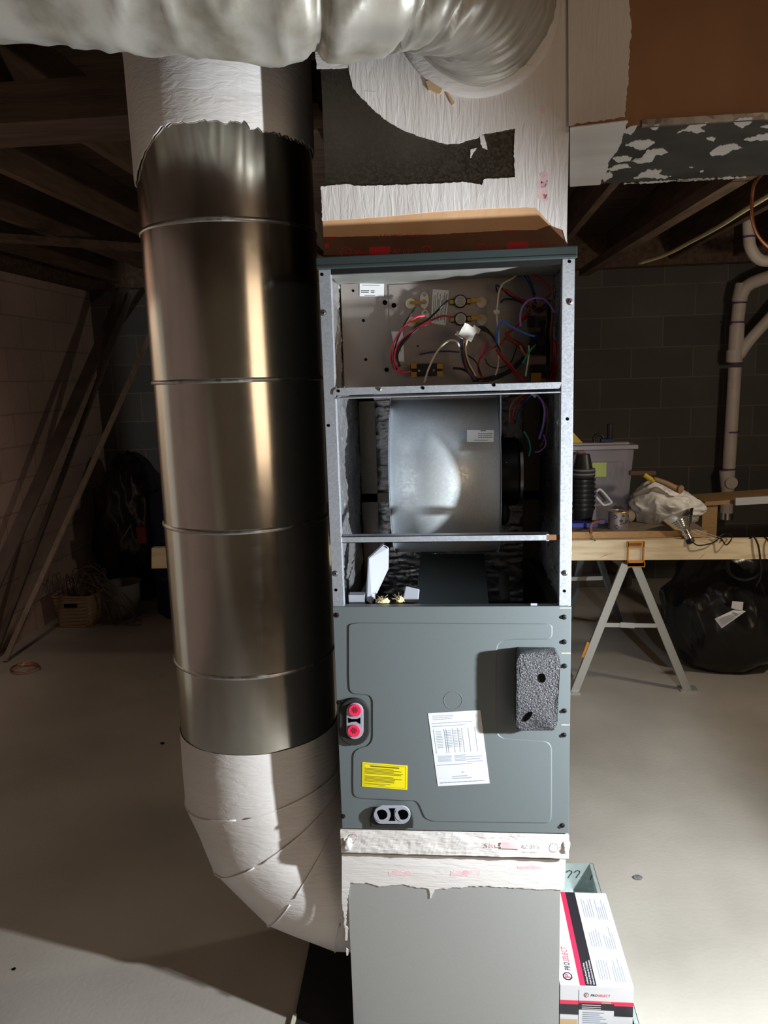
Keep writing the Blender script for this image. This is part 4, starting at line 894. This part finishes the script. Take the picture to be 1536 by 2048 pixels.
# black panel lying beside the return box
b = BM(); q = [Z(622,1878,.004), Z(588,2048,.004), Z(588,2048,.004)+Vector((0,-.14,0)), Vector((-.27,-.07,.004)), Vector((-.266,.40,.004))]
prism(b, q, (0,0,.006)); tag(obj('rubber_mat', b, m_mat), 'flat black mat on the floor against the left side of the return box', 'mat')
b = BM(); p = Z(588,2036,.012); box(b, (p.x-.004,p.y-.03,.0),(p.x+.006,p.y+.01,.016)); tag(obj('wood_chip', b, m_cream), 'small pale scrap at the edge of the black mat', 'scrap')

# ------------------------------------------------------------------ left background
def leaning(name, label, p0, p1, w_, h_, m_):
    b = BM(); obox(b, p0, p1, w_, h_, up=(0,1,0)); return tag(obj(name, b, m_), label, 'pole')
a0 = Z(10,1325,0)+Vector((0,0,.012)); a1 = P(308,652,3.9)
d = (a1-a0); leaning('wooden_pole', 'thin pale pole leaning nearest the round duct, foot on the open floor', a0, a0+d*(2.42/d.z if d.z else 1), .032, .02, m_pole)
for (pxa, pya, pxb, pyb, ya, yb, wd, m_, lb) in ((0,1132,262,590,3.05,4.35,.035,m_poled,'dark narrow plank leaning against the pink wall, middle of the three leaning boards'),(0,1045,250,578,3.0,4.45,.09,m_poled,'wide dark board leaning against the pink wall, leftmost of the three leaning boards')):
    A0, A1 = P(pxa,pya,ya), P(pxb,pyb,yb)
    d = A1-A0; lo = A0-d*(A0.z-.02)/d.z; 
    if lo.x < WX+.05: lo.x = WX+.05
    leaning('leaning_board', lb, lo, A1, wd, .02, m_)
bs = thing('wicker_basket', tuple(Vector((-2.70, 3.44, 0))), 'small straw coloured basket with a handle slot on the floor by the pink wall', 'basket')
b = BM(); c = Vector((-2.70,3.44,0)); R_ = .125
def bring(z, s_, r_=.03): return [(c.x+p[0], c.y+p[1], z) for p in rrect(0,0,.135*s_,.10*s_,r_,4)]
n_r = 18; RG = []
for j in range(n_r):
    z = .004+.225*j/(n_r-1); s_ = .92+.16*j/(n_r-1); RG.append([b.verts.new((x+.002*math.sin(j*3+i*1.9), y+.003*math.cos(j*PI+i*1.9), z)) for i, (x, y, z) in enumerate(bring(z, s_))])
for A_, B_ in zip(RG, RG[1:]):
    for i in range(len(A_)): b.faces.new([A_[i],A_[(i+1)%len(A_)],B_[(i+1)%len(A_)],B_[i]])
b.faces.new(RG[0][::-1]); obj('basket_body', b, m_wicker, bs)
b = BM(); tube(b, bring(.229, 1.09)+[bring(.229, 1.09)[0]], .007, 6, 1, sm=False); obj('basket_rim', b, m_wicker, bs)
b = BM(); 
for dx in (-.025,.025): box(b, (c.x+dx-.022,c.y-.115,.155),(c.x+dx+.022,c.y-.108,.18))
each('handle_slot', b, m_hole, bs)
b = BM()
for i in range(18):
    s0 = Vector((c.x+random.uniform(-.08,.08), c.y+random.uniform(-.05,.05), .16)); ex = random.uniform(.12,.5)
    tube(b, [s0, s0+Vector((random.uniform(-.05,.12),random.uniform(-.08,.1),random.uniform(.12,.22))), s0+Vector((ex*.5,random.uniform(-.1,.1),random.uniform(.08,.26))), Vector((s0.x+ex,s0.y+random.uniform(-.1,.15),random.uniform(.02,.08))), Vector((s0.x+ex*.8,s0.y-.05,.012))], random.uniform(.003,.0055), 6, 5)
tag(obj('vine_tangle', b, m_vine, smooth=True), 'tangle of thin dry vines arching out of the straw basket', 'vines', kind='stuff')
b = BM(); lathe(b, (-2.44,3.62,0), (0,0,1), [(.11,0),(.13,.26),(.135,.262),(.12,.25),(.10,.01)], 28, capb=False); tag(obj('grey_bucket', b, m_grey, smooth=True, autosm=35), 'dark grey bucket on the floor just right of the straw basket', 'bucket')
b = BM(); blob(b, (-2.56,4.18,.50), (.32,.26,.62), 5, .12, 1.6, 3, True, flat=.0); tag(obj('black_bag_heap', b, m_bag, smooth=True), 'big black bag heap against the back wall behind the basket', 'bag')
bb = thing('blue_barrel', (-1.95,3.75,0), 'dark blue barrel half hidden behind the round duct', 'barrel')
b = BM(); lathe(b, (-1.95,3.75,0), (0,0,1), [(.24,0),(.27,.03),(.27,.28),(.28,.30),(.27,.32),(.27,.56),(.28,.58),(.27,.60),(.27,.85),(.24,.90),(.22,.90)], 40); obj('barrel_body', b, m_bluedk, bb, smooth=True, autosm=30)
b = BM(); p = P(283,1068,3.55); box(b, (p.x-.035,p.y-.002,p.z-.07),(p.x+.03,p.y+.06,p.z+.05)); obj('barrel_label', b, mat('dull_red', (.12,.01,.012), .7), bb, label='dull red label')
b = BM(); c = Z(50,1340,.005)
tube(b, [c+Vector((.09*math.cos(t)*(1-.02*t), .07*math.sin(t), .004+.002*t)) for t in [k*.45 for k in range(24)]], .004, 8, 2); tag(obj('copper_ring', b, m_copper, smooth=True), 'small coil of copper tubing on the floor at the left edge', 'copper coil')
b = BM(); c = Z(325,1488,0); blob(b, (c.x,c.y,.004), (.010,.008,.005), 2, .3, 2, 3); tag(obj('pebble', b, m_hole), 'tiny dark crumb on the floor left of the round duct', 'debris')
b = BM(); c = Z(1275,1757,0); blob(b, (c.x,c.y,.004), (.015,.011,.006), 3, .3, 2, 6); tag(obj('stone', b, m_grey), 'dark pebble on the bare floor right of the tray', 'debris')
b = BM(); c = Z(28,1939,0); blob(b, (c.x,c.y,.002), (.005,.005,.003), 2, .3, 2, 6); tag(obj('crumb', b, m_hole), 'tiny black speck on the lit floor at lower left', 'debris')

# ------------------------------------------------------------------ bench on sawhorses
BY = 2.28
beam = thing('pine_beam', (0, BY, .70), 'long pale pine two by four laid across the orange sawhorse bracket', 'lumber')
b = BM(); l0, l1, r0, r1 = P(303,1137,BY), P(303,1096,BY), P(1142,1121,BY), P(1142,1081,BY); e0, e1 = P(1660,1117,BY), P(1660,1077,BY)
pts = [(l0,l1),(r0,r1),(e0,e1)]
hexa(b, [Vector((l0.x,BY,l0.z)),Vector((r0.x,BY,r0.z)),Vector((r0.x,BY+.04,r0.z)),Vector((l0.x,BY+.04,l0.z)),Vector((l1.x,BY,l1.z)),Vector((r1.x,BY,r1.z)),Vector((r1.x,BY+.04,r1.z)),Vector((l1.x,BY+.04,l1.z))])
hexa(b, [Vector((r0.x,BY,r0.z)),Vector((e0.x,BY,e0.z)),Vector((e0.x,BY+.04,e0.z)),Vector((r0.x,BY+.04,r0.z)),Vector((r1.x,BY,r1.z)),Vector((e1.x,BY,e1.z)),Vector((e1.x,BY+.04,e1.z)),Vector((r1.x,BY+.04,r1.z))])
bmesh.ops.remove_doubles(b, verts=b.verts, dist=1e-4)
obj('beam_body', b, m_pine, beam)
def W7(x, y): return (1130+x/3.303, 800+y/3.303)
b = BM()
for pts in (((210,1055),(260,1028),(325,1010),(262,1024)), ((885,1050),(905,1035),(925,1010),(900,1035)), ((1000,960),(960,950),(900,935),(950,945))):
    prism(b, [P(*W7(*p), BY-.0001) for p in pts], (0,-.0006,0))
each('wood_knot', b, mat('pine_knot', (.36,.18,.08), .6), beam)
sh = thing('sawhorse', (.93, 2.5, 0), 'folding grey metal sawhorse with orange bracket under the pine beam', 'sawhorse')
def leg(pts0, pts1, w_, y0, y1, m_, par, nm='leg'):
    b = BM(); a, c_ = P(*pts0, y0), Z(*pts1, 0); obox(b, a, c_, w_, .022, up=(0,1,0)); return obj(nm, b, m_, par, bevel=.002)
la = leg((1250,1128), (1148,1385), .042, BY+.0, 0, m_sawleg, sh); lb_ = leg((1270,1128), (1374,1380), .042, BY, 0, m_sawleg, sh)
b = BM(); p, q = P(*W7(155,1600), BY-.010), P(*W7(118,1700), BY-.010); obox(b, p, q, .016, .006, up=(0,1,0)); obj('leg_latch', b, m_orange, la)
b = BM(); p = Z(1374,1380,0); box(b, (p.x-.04,p.y-.03,0),(p.x+.05,p.y+.04,.010)); obj('foot_plate', b, m_sawleg, lb_)
b = BM(); p = Z(1148,1385,0); box(b, (p.x-.03,p.y-.03,0),(p.x+.03,p.y+.03,.010)); obj('foot_plate', b, m_sawleg, la)
b = BM(); p, q = P(*W7(250,1485), BY), P(*W7(605,1490), BY); obox(b, p, q, .006, .022, up=(0,0,1)); obj('spreader_bar', b, m_sawleg, sh)
b = BM(); p, q = P(*W7(365,1485), BY-.006), P(*W7(460,1490), BY-.006); obox(b, p, q, .006, .028, up=(0,0,1)); obj('spreader_sleeve', b, m_sawleg, sh)
b = BM()
def fr4(x0,y0,x1,y1): 
    a, c_ = P(*W7(x0,y1), BY-.012), P(*W7(x1,y0), BY-.012); box(b, (a.x,BY-.012,a.z),(c_.x,BY-.001,c_.z))
fr4(410,935,425,1100); fr4(512,935,527,1100); fr4(410,935,527,975); fr4(410,1060,527,1102)
a, c_ = P(*W7(410,1102), BY), P(*W7(527,1066), BY); box(b, (a.x,BY-.012,a.z),(c_.x,BY+.05,P(*W7(410,1068),BY).z-.002)); obj('beam_bracket', b, m_orange, sh, bevel=.002)
b = BM(); a, c_ = P(*W7(425,962), BY-.013), P(*W7(505,945), BY-.013); box(b, (a.x,a.y-.003,a.z),(c_.x,a.y,c_.z)); obj('bracket_bolt', b, m_wbrn, sh)
b = BM(); a = P(1262,1128,BY).z-.02; obox(b, (.905,BY+.05,a),(.84,3.05,a), .05, .03); obj('top_rail', b, m_sawleg, sh)
for (p0, p1) in (((1190,1122),(1238,1245)), ((1168,1120),(1132,1240))):
    b = BM(); a, c_ = P(*p0, 3.05), Z(*p1, 0); obox(b, Vector((.84+(.06 if p0[0]>1180 else -.05),3.05,P(1190,1122,3.05).z+.02)), P(*p1,3.05) if False else Vector((Z(*p1,0).x, min(Z(*p1,0).y,3.4), 0)), .04, .02, up=(0,1,0)); obj('leg', b, mat('blue_grey_leg', (.20,.23,.25), .45, .4) if p0[0]==1190 else bpy.data.materials['blue_grey_leg'], sh)
b = BM(); obox(b, P(1135,1158,3.06), P(1205,1156,3.06), .006, .025); obj('spreader_bar', b, m_sawleg, sh)
b = BM(); obox(b, Vector((.2,4.35,.05)), Vector((1.4,4.40,.05)), .09, .09); tag(obj('floor_timber', b, m_poled), 'dark timber lying on the floor against the back wall under the bench', 'lumber')
ply = thing('bench_board', (.8, 2.5, .827), 'brown chipboard bench top lying on the pine beam, tools on it', 'board')
BT = .862
b = BM(); box(b, (-.35, 2.325, .8275), (1.305, 2.78, BT), mi=0); obj('board_slab', b, [m_ply], ply)
b = BM(); box(b, (-.35, 2.326, BT), (1.304, 2.779, BT+.001)); obj('board_top', b, m_plyt, ply)
BT += .0015
b = BM(); obox(b, (-.3,2.76,.775), (1.3,2.76,.775), .04, .09); tag(obj('rear_support_beam', b, m_pine), 'second pine beam carrying the back edge of the bench board', 'lumber')
# boards far right behind
b = BM(); p, q = P(1395,1000,3.3), P(1700,978,3.3); obox(b, p, q, .30, .025); tag(obj('long_shelf_board', b, m_ply), 'long brown board lying level behind the bench at the right edge', 'lumber')
b = BM(); p, q = P(1470,1003,3.1), P(1700,990,3.1); obox(b, p, q, .02, .045); tag(obj('white_board_strip', b, m_card), 'white strip of trim board below the long brown board', 'trim board')
b = BM(); p, q = P(1419,1003,3.2), P(1419,1036,3.2); obox(b, Vector((p.x,3.2,p.z-.012)), Vector((p.x,3.2,.0)), .035, .09, up=(1,0,0)); tag(obj('upright_stud', b, m_ply), 'short upright stud holding the long brown board', 'lumber')
# stack of black nursery pots
pb_ = P(1166,1035,2.55); cx_ = pb_.x
for i in range(7):
    b = BM(); z = BT+.026*i; r = .062; lathe(b, (cx_,2.55,z), (0,0,1), [(.045,0),(.058,.082),(.064,.083),(.064,.095),(.058,.096),(.055,.086),(.043,.004)], 32, capb=False)
    tag(obj('nursery_pot', b, m_black, smooth=True, autosm=30), 'black nursery pot nested in the stack at the left end of the bench', 'pot', 'nested black nursery pots')
zt = BT+.026*6+.085
for i in range(4):
    b = BM(); z = zt+.014+.011*i; lathe(b, (cx_,2.55,z), (0,0,1), [(.056,0),(.062,.010),(.062,.016),(.054,.017)], 32); tag(obj('pot_saucer', b, [m_rubber, m_grey][i%2]), 'shallow grey black saucer between the nursery pots of the stack', 'saucer', 'saucers in the pot stack')
b = BM(); lathe(b, (cx_-.004,2.55,zt+.053), (0,0,1), [(.058,0),(.052,.012),(.036,.088),(.034,.09)], 32); tag(obj('nursery_pot', b, m_black, smooth=True, autosm=30), 'upside down black pot crowning the stack on the bench', 'pot')
# clear storage bin
cb_ = thing('storage_bin', (.85,2.66,BT), 'cloudy clear plastic storage bin with lid behind the black pots', 'storage bin')
x0, x1, y0, y1 = .60, P(1265,960,2.66).x, 2.64, 2.77; zb = BT; zt = P(1240,893,2.66).z
b = BM(); hexa(b, [(x0,y0+.01,zb),(x1-.03,y0+.01,zb),(x1-.03,y1,zb),(x0,y1,zb),(x0,y0,zt),(x1,y0,zt),(x1,y1,zt),(x0,y1,zt)])
for f in [f for f in b.faces if f.normal.z > .9 or all(abs(v.co.z-zt) < 1e-5 for v in f.verts)]: b.faces.remove(f)
o = obj('bin_body', b, m_clear, cb_); so = o.modifiers.new('s', 'SOLIDIFY'); so.thickness = .0025
b = BM(); box(b, (x0-.01,y0-.014,zt),(x1+.018,y1+.01,zt+.010)); box(b, (x0-.01,y0-.018,zt-.012),(x1+.018,y0-.014,zt+.01)); box(b, (x0+.03,y0+.03,zt+.01),(x1-.02,y1-.03,zt+.022)); obj('bin_lid', b, mat('frosted_lid', (.42,.40,.46), .4, trans=.2), cb_, bevel=.003)
b = BM(); box(b, (x0+.01,y0+.025,zb+.004),(x1-.045,y1-.01,zt-.09)); tag(obj('bin_contents', b, mat('dim_contents', (.07,.08,.08), .6, 0, 22, (.20,.20,.18), stretch=(4,4,1))), 'jumble of dark hardware inside the clear storage bin', 'hardware', kind='stuff')
b = BM(); a, c_ = P(1184,954,y0-.003), P(1213,925,y0-.003); box(b, (a.x,y0-.003,a.z),(c_.x,y0-.002,c_.z)); tag(obj('sticky_note', b, m_lime), 'yellow green sticky note on the front of the clear bin', 'note')
fl_ = thing('black_flashlight', tuple(P(1215,895,2.70)), 'black pistol grip tool standing on the lid of the clear bin', 'tool')
b = BM(); zl = zt+.022; c = P(1219,880,2.70); cyl(b, (c.x,2.70,zl), (0,0,1), .013, P(1219,848,2.70).z-zl, 18, .017); obj('tool_barrel', b, m_black, fl_, smooth=True, autosm=40)
b = BM(); tube(b, [P(1214,893,2.70),P(1205,888,2.70),P(1206,874,2.70),P(1198,869,2.70),P(1189,873,2.70),P(1188,884,2.70),P(1193,892,2.70)], .008, 10, 5); obj('tool_grip', b, m_black, fl_, smooth=True)
b = BM(); box(b, (P(1200,895,2.7).x,2.685,zl),(P(1227,895,2.7).x,2.715,zl+.02)); obj('tool_base', b, m_bluedk, fl_, bevel=.004)
b = BM(); q = [P(*p, 2.70) for p in ((1120,898),(1176,897),(1144,862),(1120,850))]; prism(b, q, (0,.05,0)); tag(obj('yellow_case', b, m_yelh, bevel=.004), 'sloping mustard yellow case on the clear bin lid beside the air handler', 'case')
b = BM(); q = P(1165,904,2.62); box(b, (q.x-.03,2.60,q.z),(q.x+.012,2.62,q.z+.006)); tag(obj('red_strip', b, m_wred), 'small red orange strip between the black pots and the bin lid', 'strip')
# white bag, mallet, can, clamp...
b = BM(); bl_ = bmesh.ops.create_icosphere(b, subdivisions=6, radius=1)
cA, cB = P(1255,1000,2.60), P(1415,1000,2.60); mid = (cA+cB)/2
for v in bl_['verts']:
    d = v.co.normalized(); q = d*2.4; m_ = 1+.12*(1-2.4*abs(noise.noise(q*.9+Vector((3,1,2)))))+.02*(1-2*abs(noise.noise(q*2.2)))
    hh = .18 if d.x < 0 else .18-.07*d.x
    hh += .03*math.exp(-((d.x+.45)/.25)**2)
    v.co = Vector((mid.x+d.x*.185*m_, 2.60+d.y*.13*m_, BT+max(0, (d.z*.5+.5))*hh*m_*1.05))
    if d.z < -.6: v.co.z = BT+.001
tag(obj('white_bag', b, m_wbag, smooth=True), 'crumpled white plastic bag on the bench board under the wooden mallet', 'bag')
ml_ = thing('hand_hammer', tuple(P(1310,955,2.47)), 'wood handled hammer with yellow band lying over the white bag', 'hammer')
b = BM(); obox(b, P(1258,946,2.46), P(1311,946,2.46), .03, .026); obj('hammer_head', b, m_brownh, ml_, bevel=.006)
b = BM(); tube(b, [P(1288,949,2.45),P(1298,956,2.45),P(1308,962,2.45)], .013, 10, 3); obj('hammer_collar', b, m_yelh, ml_)
b = BM(); tube(b, [P(1306,957,2.45),P(1330,966,2.45),P(1354,978,2.45),P(1362,980,2.45)], .017, 12, 4, rf=lambda t: .012+.009*t); obj('hammer_handle', b, m_woodh, ml_, smooth=True)
b = BM(); p = P(1360,978,2.44); cyl(b, p, (.5,-.8,-.1), .021, .008, 20); obj('handle_end', b, m_woodh, ml_)
cn = thing('tin_can', tuple(Vector((P(1236,1062,2.40).x,2.40,BT))), 'open silver tin can with black diamond marks at the front of the bench', 'can')
b = BM(); c = Vector((P(1236,1062,2.40).x,2.40,BT)); ch = .095
lathe(b, c, (0,0,1), [(.050,0),(.052,.004),(.052,ch-.003),(.054,ch),(.050,ch),(.049,.006)], 40, capb=False); obj('can_body', b, mat('printed_tin', (.55,.50,.52), .3, .8), cn, smooth=True, autosm=35)
b = BM()
def onc(a, z, r=.0526): return Vector((c.x+r*math.sin(a), c.y-r*math.cos(a), BT+z))
for a0, z0, s_ in ((-.55,.07,.012),(.75,.045,.010),(-.35,.018,.012),(.1,.05,.009),(1.1,.07,.009),(.3,.075,.006)):
    b.faces.new([b.verts.new(onc(a0+dx*s_/.052, z0+dz*s_, .0532)) for dx, dz in ((-1.3,0),(0,-1),(1.3,0),(0,1))])
textpoly(b, 'DAP', lambda u, v: onc(-.05+u/.052, .03+v, .0533), 0, 0, .018, 0, fit=.035); obj('can_print', b, m_ink, cn)
b = BM(); lathe(b, c+Vector((0,0,ch-.002)), (0,0,1), [(.0545,0),(.0555,.002),(.0545,.004)], 40, capa=False, capb=False); obj('can_rim', b, m_brass, cn)
b = BM(); blob(b, P(1256,1032,2.45), (.03,.025,.028), 4, .35, 2.5, 5, True, flat=BT); tag(obj('work_glove', b, m_glove, smooth=True), 'crumpled tan leather glove between the tin can and the white bag', 'glove')
b = BM(); box(b, (P(1120,1040,2.45).x,2.42,BT),(P(1197,1040,2.42).x,2.50,BT+.028)); tag(obj('blue_tray', b, m_blue, bevel=.004), 'blue plastic tray under the black pots on the bench', 'tray')
qc = thing('bar_clamp', tuple(P(1184,1052,2.33)), 'small red and black clamp hooked over the bench edge', 'clamp')
b = BM(); tube(b, [P(1202,1043,2.36),P(1190,1045,2.33),P(1182,1050,2.315),P(1182,1066,2.315)], .008, 8, 4); obj('clamp_bar', b, m_wbrn, qc)
b = BM(); tube(b, [P(1182,1066,2.315),P(1184,1074,2.315),P(1190,1081,2.27)], .005, 8, 3); obj('clamp_tip', b, m_chrome, qc)
b = BM(); p = P(1203,1043,2.36); box(b, (p.x-.012,2.35,p.z-.010),(p.x+.014,2.37,p.z+.010)); obj('clamp_knob', b, m_blue, qc)
b = BM(); tube(b, [P(*W7(*p), 2.50) for p in ((205,640),(245,685),(262,695),(305,680),(295,660),(235,592),(208,605))], .0065, 8, 4); obj_ = obj('white_hook_handle', b, m_card, smooth=True); tag(obj_, 'bent white plastic handle leaning on the black pots', 'handle')
# chrome clamp lamp
lp = thing('clamp_lamp', tuple(P(1375,1070,2.30)), 'chrome clamp lamp lying on the bench end with ribbed reflector', 'lamp')
ax = (P(1347,1016,2.36)-P(1370,1060,2.31)).normalized(); base = P(1370,1062,2.30)
b = BM(); prof = [(.020,0),(.030,.010)]
for k in range(10): prof += [(.040+.0032*k+.0022*(k%2), .016+.0050*k)]
prof += [(.074,.068),(.086,.085),(.089,.088),(.082,.083),(.066,.064),(.018,.012)]
lathe(b, base, ax, prof, 40, capa=False, capb=False); obj('reflector', b, m_chrome, lp, smooth=True, autosm=30)
b = BM(); lathe(b, base, -ax, [(.022,-.004),(.023,.02),(.019,.022),(.019,.045)], 24); obj('socket', b, m_chrome, lp, smooth=True, autosm=30)
b = BM(); lathe(b, base-ax*.045, -ax, [(.021,0),(.021,.02),(.012,.026)], 24); obj('socket_cap', b, m_black, lp)
b = BM(); tube(b, [P(1383,1056,2.29),P(1395,1060,2.28),P(1425,1070,2.27),P(1445,1076,2.26)], .0025, 6); tube(b, [P(1383,1060,2.29),P(1397,1068,2.28),P(1420,1073,2.27),P(1440,1078,2.26)], .0025, 6); obox(b, P(1378,1054,2.29), P(1400,1060,2.285), .014, .006); obj('spring_clamp', b, m_chrome, lp)
b = BM(); tube(b, [P(1386,1085,2.26),P(1398,1091,2.25),P(1425,1086,2.25),P(1441,1076,2.25),P(1452,1090,2.24),P(1464,1075,2.25),P(1455,1067,2.30),P(1440,1072,2.30),P(1444,1082,2.27)], .0035, 8, 6); obj('power_cord', b, m_black, lp, smooth=True)
# cords and hose over beam at right
b = BM(); tube(b, [P(1500,1076,2.30),P(1508,1074,2.27),P(1516,1090,2.255),P(1520,1115,2.255),P(1522,1150,2.26),P(1512,1172,2.28)], .005, 8); tag(obj('hanging_cord', b, m_black, smooth=True), 'black cord looped over the beam left of the picture edge', 'cord')
b = BM(); tube(b, [P(1530,1075,2.30),P(1538,1085,2.255),P(1540,1120,2.26),P(1538,1160,2.28)], .005, 8); tag(obj('hanging_cord', b, m_black, smooth=True), 'black cord over the beam at the extreme right edge', 'cord')
b = BM(); c = P(1492,1122,2.38)
tube(b, [c+Vector(((.088+.004*(k%3))*math.cos(k*.52), .012*math.sin(k*.31)+.0006*k, .105*math.sin(k*.52))) for k in range(50)], .008, 8, 2); tag(obj('hose_coil', b, m_rubber, smooth=True), 'coil of black hose hanging behind the beam above the bin bag', 'hose')
# black bin bag
b = BM(); bl_ = bmesh.ops.create_icosphere(b, subdivisions=6, radius=1); cg = Vector((1.55, 2.70, 0))
for v in bl_['verts']:
    d = v.co.normalized(); q = d*1.9+Vector((5,2,1)); q2 = Vector((q.x*1.1+q.z*.5, q.y*1.1, q.z*.6-q.x*.4)); m_ = 1+.12*noise.noise(q*.9)+.09*(1-3*abs(noise.noise(q2)))*(.8+.2*d.z)+.012*(1-3*abs(noise.noise(q2*2.6)))
    hz = (d.z*.5+.5); wd = 1.05-.15*hz
    v.co = Vector((cg.x+d.x*.36*m_*wd, cg.y+d.y*.27*m_*wd, max(.002, (d.z*.54+.44)*.74*(.92+.08*m_))))
tb = thing('bin_bag', (cg.x,cg.y,0), 'bulging shiny black bin bag with a white tag under the bench on the right', 'bag'); obj('bag_body', b, m_bag, tb, smooth=True)
def W7p(x, y, Y): return P(*W7(x, y), Y)
b = BM(); prism(b, [W7p(988,1445,2.30),W7p(1035,1508,2.30),W7p(1195,1395,2.32),W7p(1130,1378,2.33)], (0,-.001,0)); tg = obj('paper_tag', b, m_card, tb)
b = BM(); prism(b, [W7p(1105,1328,2.33),W7p(1178,1335,2.33),W7p(1172,1392,2.32),W7p(1098,1375,2.32)], (0,-.001,0)); obj('tag_stub', b, m_card, tb)
b = BM(); qq = quadmap([W7p(1035,1500,2.296),W7p(1185,1398,2.316),W7p(1125,1385,2.326),W7p(996,1446,2.296)])
for k in range(7): b.faces.new([b.verts.new(qq(u, v)+Vector((0,-.003,0))) for u, v in ((.08,.12+.11*k),(.6+.1*(k%3),.12+.11*k),(.6+.1*(k%3),.15+.11*k),(.08,.15+.11*k))])
b.faces.new([b.verts.new(qq(u, v)+Vector((0,-.003,0))) for u, v in ((.74,.2),(.82,.2),(.82,.85),(.74,.85))]); obj('tag_print', b, m_inkl, tg)

# ------------------------------------------------------------------ plumbing on the back wall
pv = thing('drain_pipe', (2.12, 4.4, .5), 'white plastic waste pipe with a side branch on the back block wall', 'pipe')
PR = .047
def pipe(pts, r=PR, nm='pipe_run', m_=m_pvc, n=5, sm=True):
    b = BM(); tube(b, pts, r, 24, n, sm=sm); return obj(nm, b, m_, pv, smooth=True, autosm=50)
Yp = 4.40
pipe([P(1470,735,Yp),P(1452,1030,Yp)], sm=False)
pipe([P(1472,720,Yp),P(1475,640,Yp),P(1479,608,Yp)], sm=False); pipe([P(1478,612,Yp),P(1484,588,Yp-.01),P(1497,570,Yp-.03),P(1530,556,Yp-.08),P(1600,535,Yp-.2)])
pipe([P(1478,712,Yp),P(1500,680,Yp-.02),P(1545,630,Yp-.06),P(1600,570,Yp-.1)], PR*.86)
for a, c_ in (((1474,650),(1470,725)),((1486,568),(1478,604)),((1453,940),(1456,975)),((1468,700),(1467,724))):
    pipe([P(*a,Yp),P(*c_,Yp)], PR*1.13, 'pipe_coupling', sm=False)
for (x, y) in ((1478,606),(1473,645),(1470,727),(1465,864),(1456,938)):
    b = BM(); c = P(x,y,Yp); cyl(b, c-Vector((0,0,.006)), (0,0,1), PR*1.15, .012, 24); obj('primer_ring', b, m_purple, pv)
b = BM(); c = P(1452,1030,Yp); cyl(b, c-Vector((0,0,.03)), (0,0,1), PR*1.2, .05, 24); obj('rubber_coupling', b, m_chrome, pv)
b = BM(); c = P(1461,965,Yp-.04); cyl(b, c, (0,-1,0), .045, .03, 24); obj('cleanout_plug', b, m_pvc, pv)
tp = thing('drain_trap', tuple(P(1505,500,3.6)), 'white plastic pipe bend hanging from the joists at the right edge', 'pipe')
b = BM(); tube(b, [P(1496,440,3.6),P(1498,475,3.6),P(1501,495,3.6),P(1514,515,3.6),P(1535,522,3.6),P(1580,515,3.6)], .036, 20, 6); obj('trap_bend', b, m_pvc, tp, smooth=True)
b = BM(); c = P(1498,474,3.6); cyl(b, c-Vector((0,0,.006)), (0,0,1), .040, .012, 20); obj('primer_ring', b, m_purple, tp)
b = BM(); tube(b, [P(1545,330,1.55),P(1512,362,1.5),P(1504,400,1.5),P(1506,445,1.5),P(1522,480,1.5),P(1560,512,1.5)], .0065, 10, 8); tag(obj('copper_loop', b, m_copper, smooth=True), 'loop of copper tube hanging at the right edge below the trunk duct', 'copper tube')
b = BM(); tube(b, [P(1278,527,3.1),P(1330,510,2.9),P(1385,482,2.6),P(1440,452,2.2),P(1490,420,1.9),P(1560,378,1.7)], .0095, 10, 6); tag(obj('cream_cable', b, m_tan, smooth=True), 'cream coloured tube sagging across under the joists on the right', 'cable')
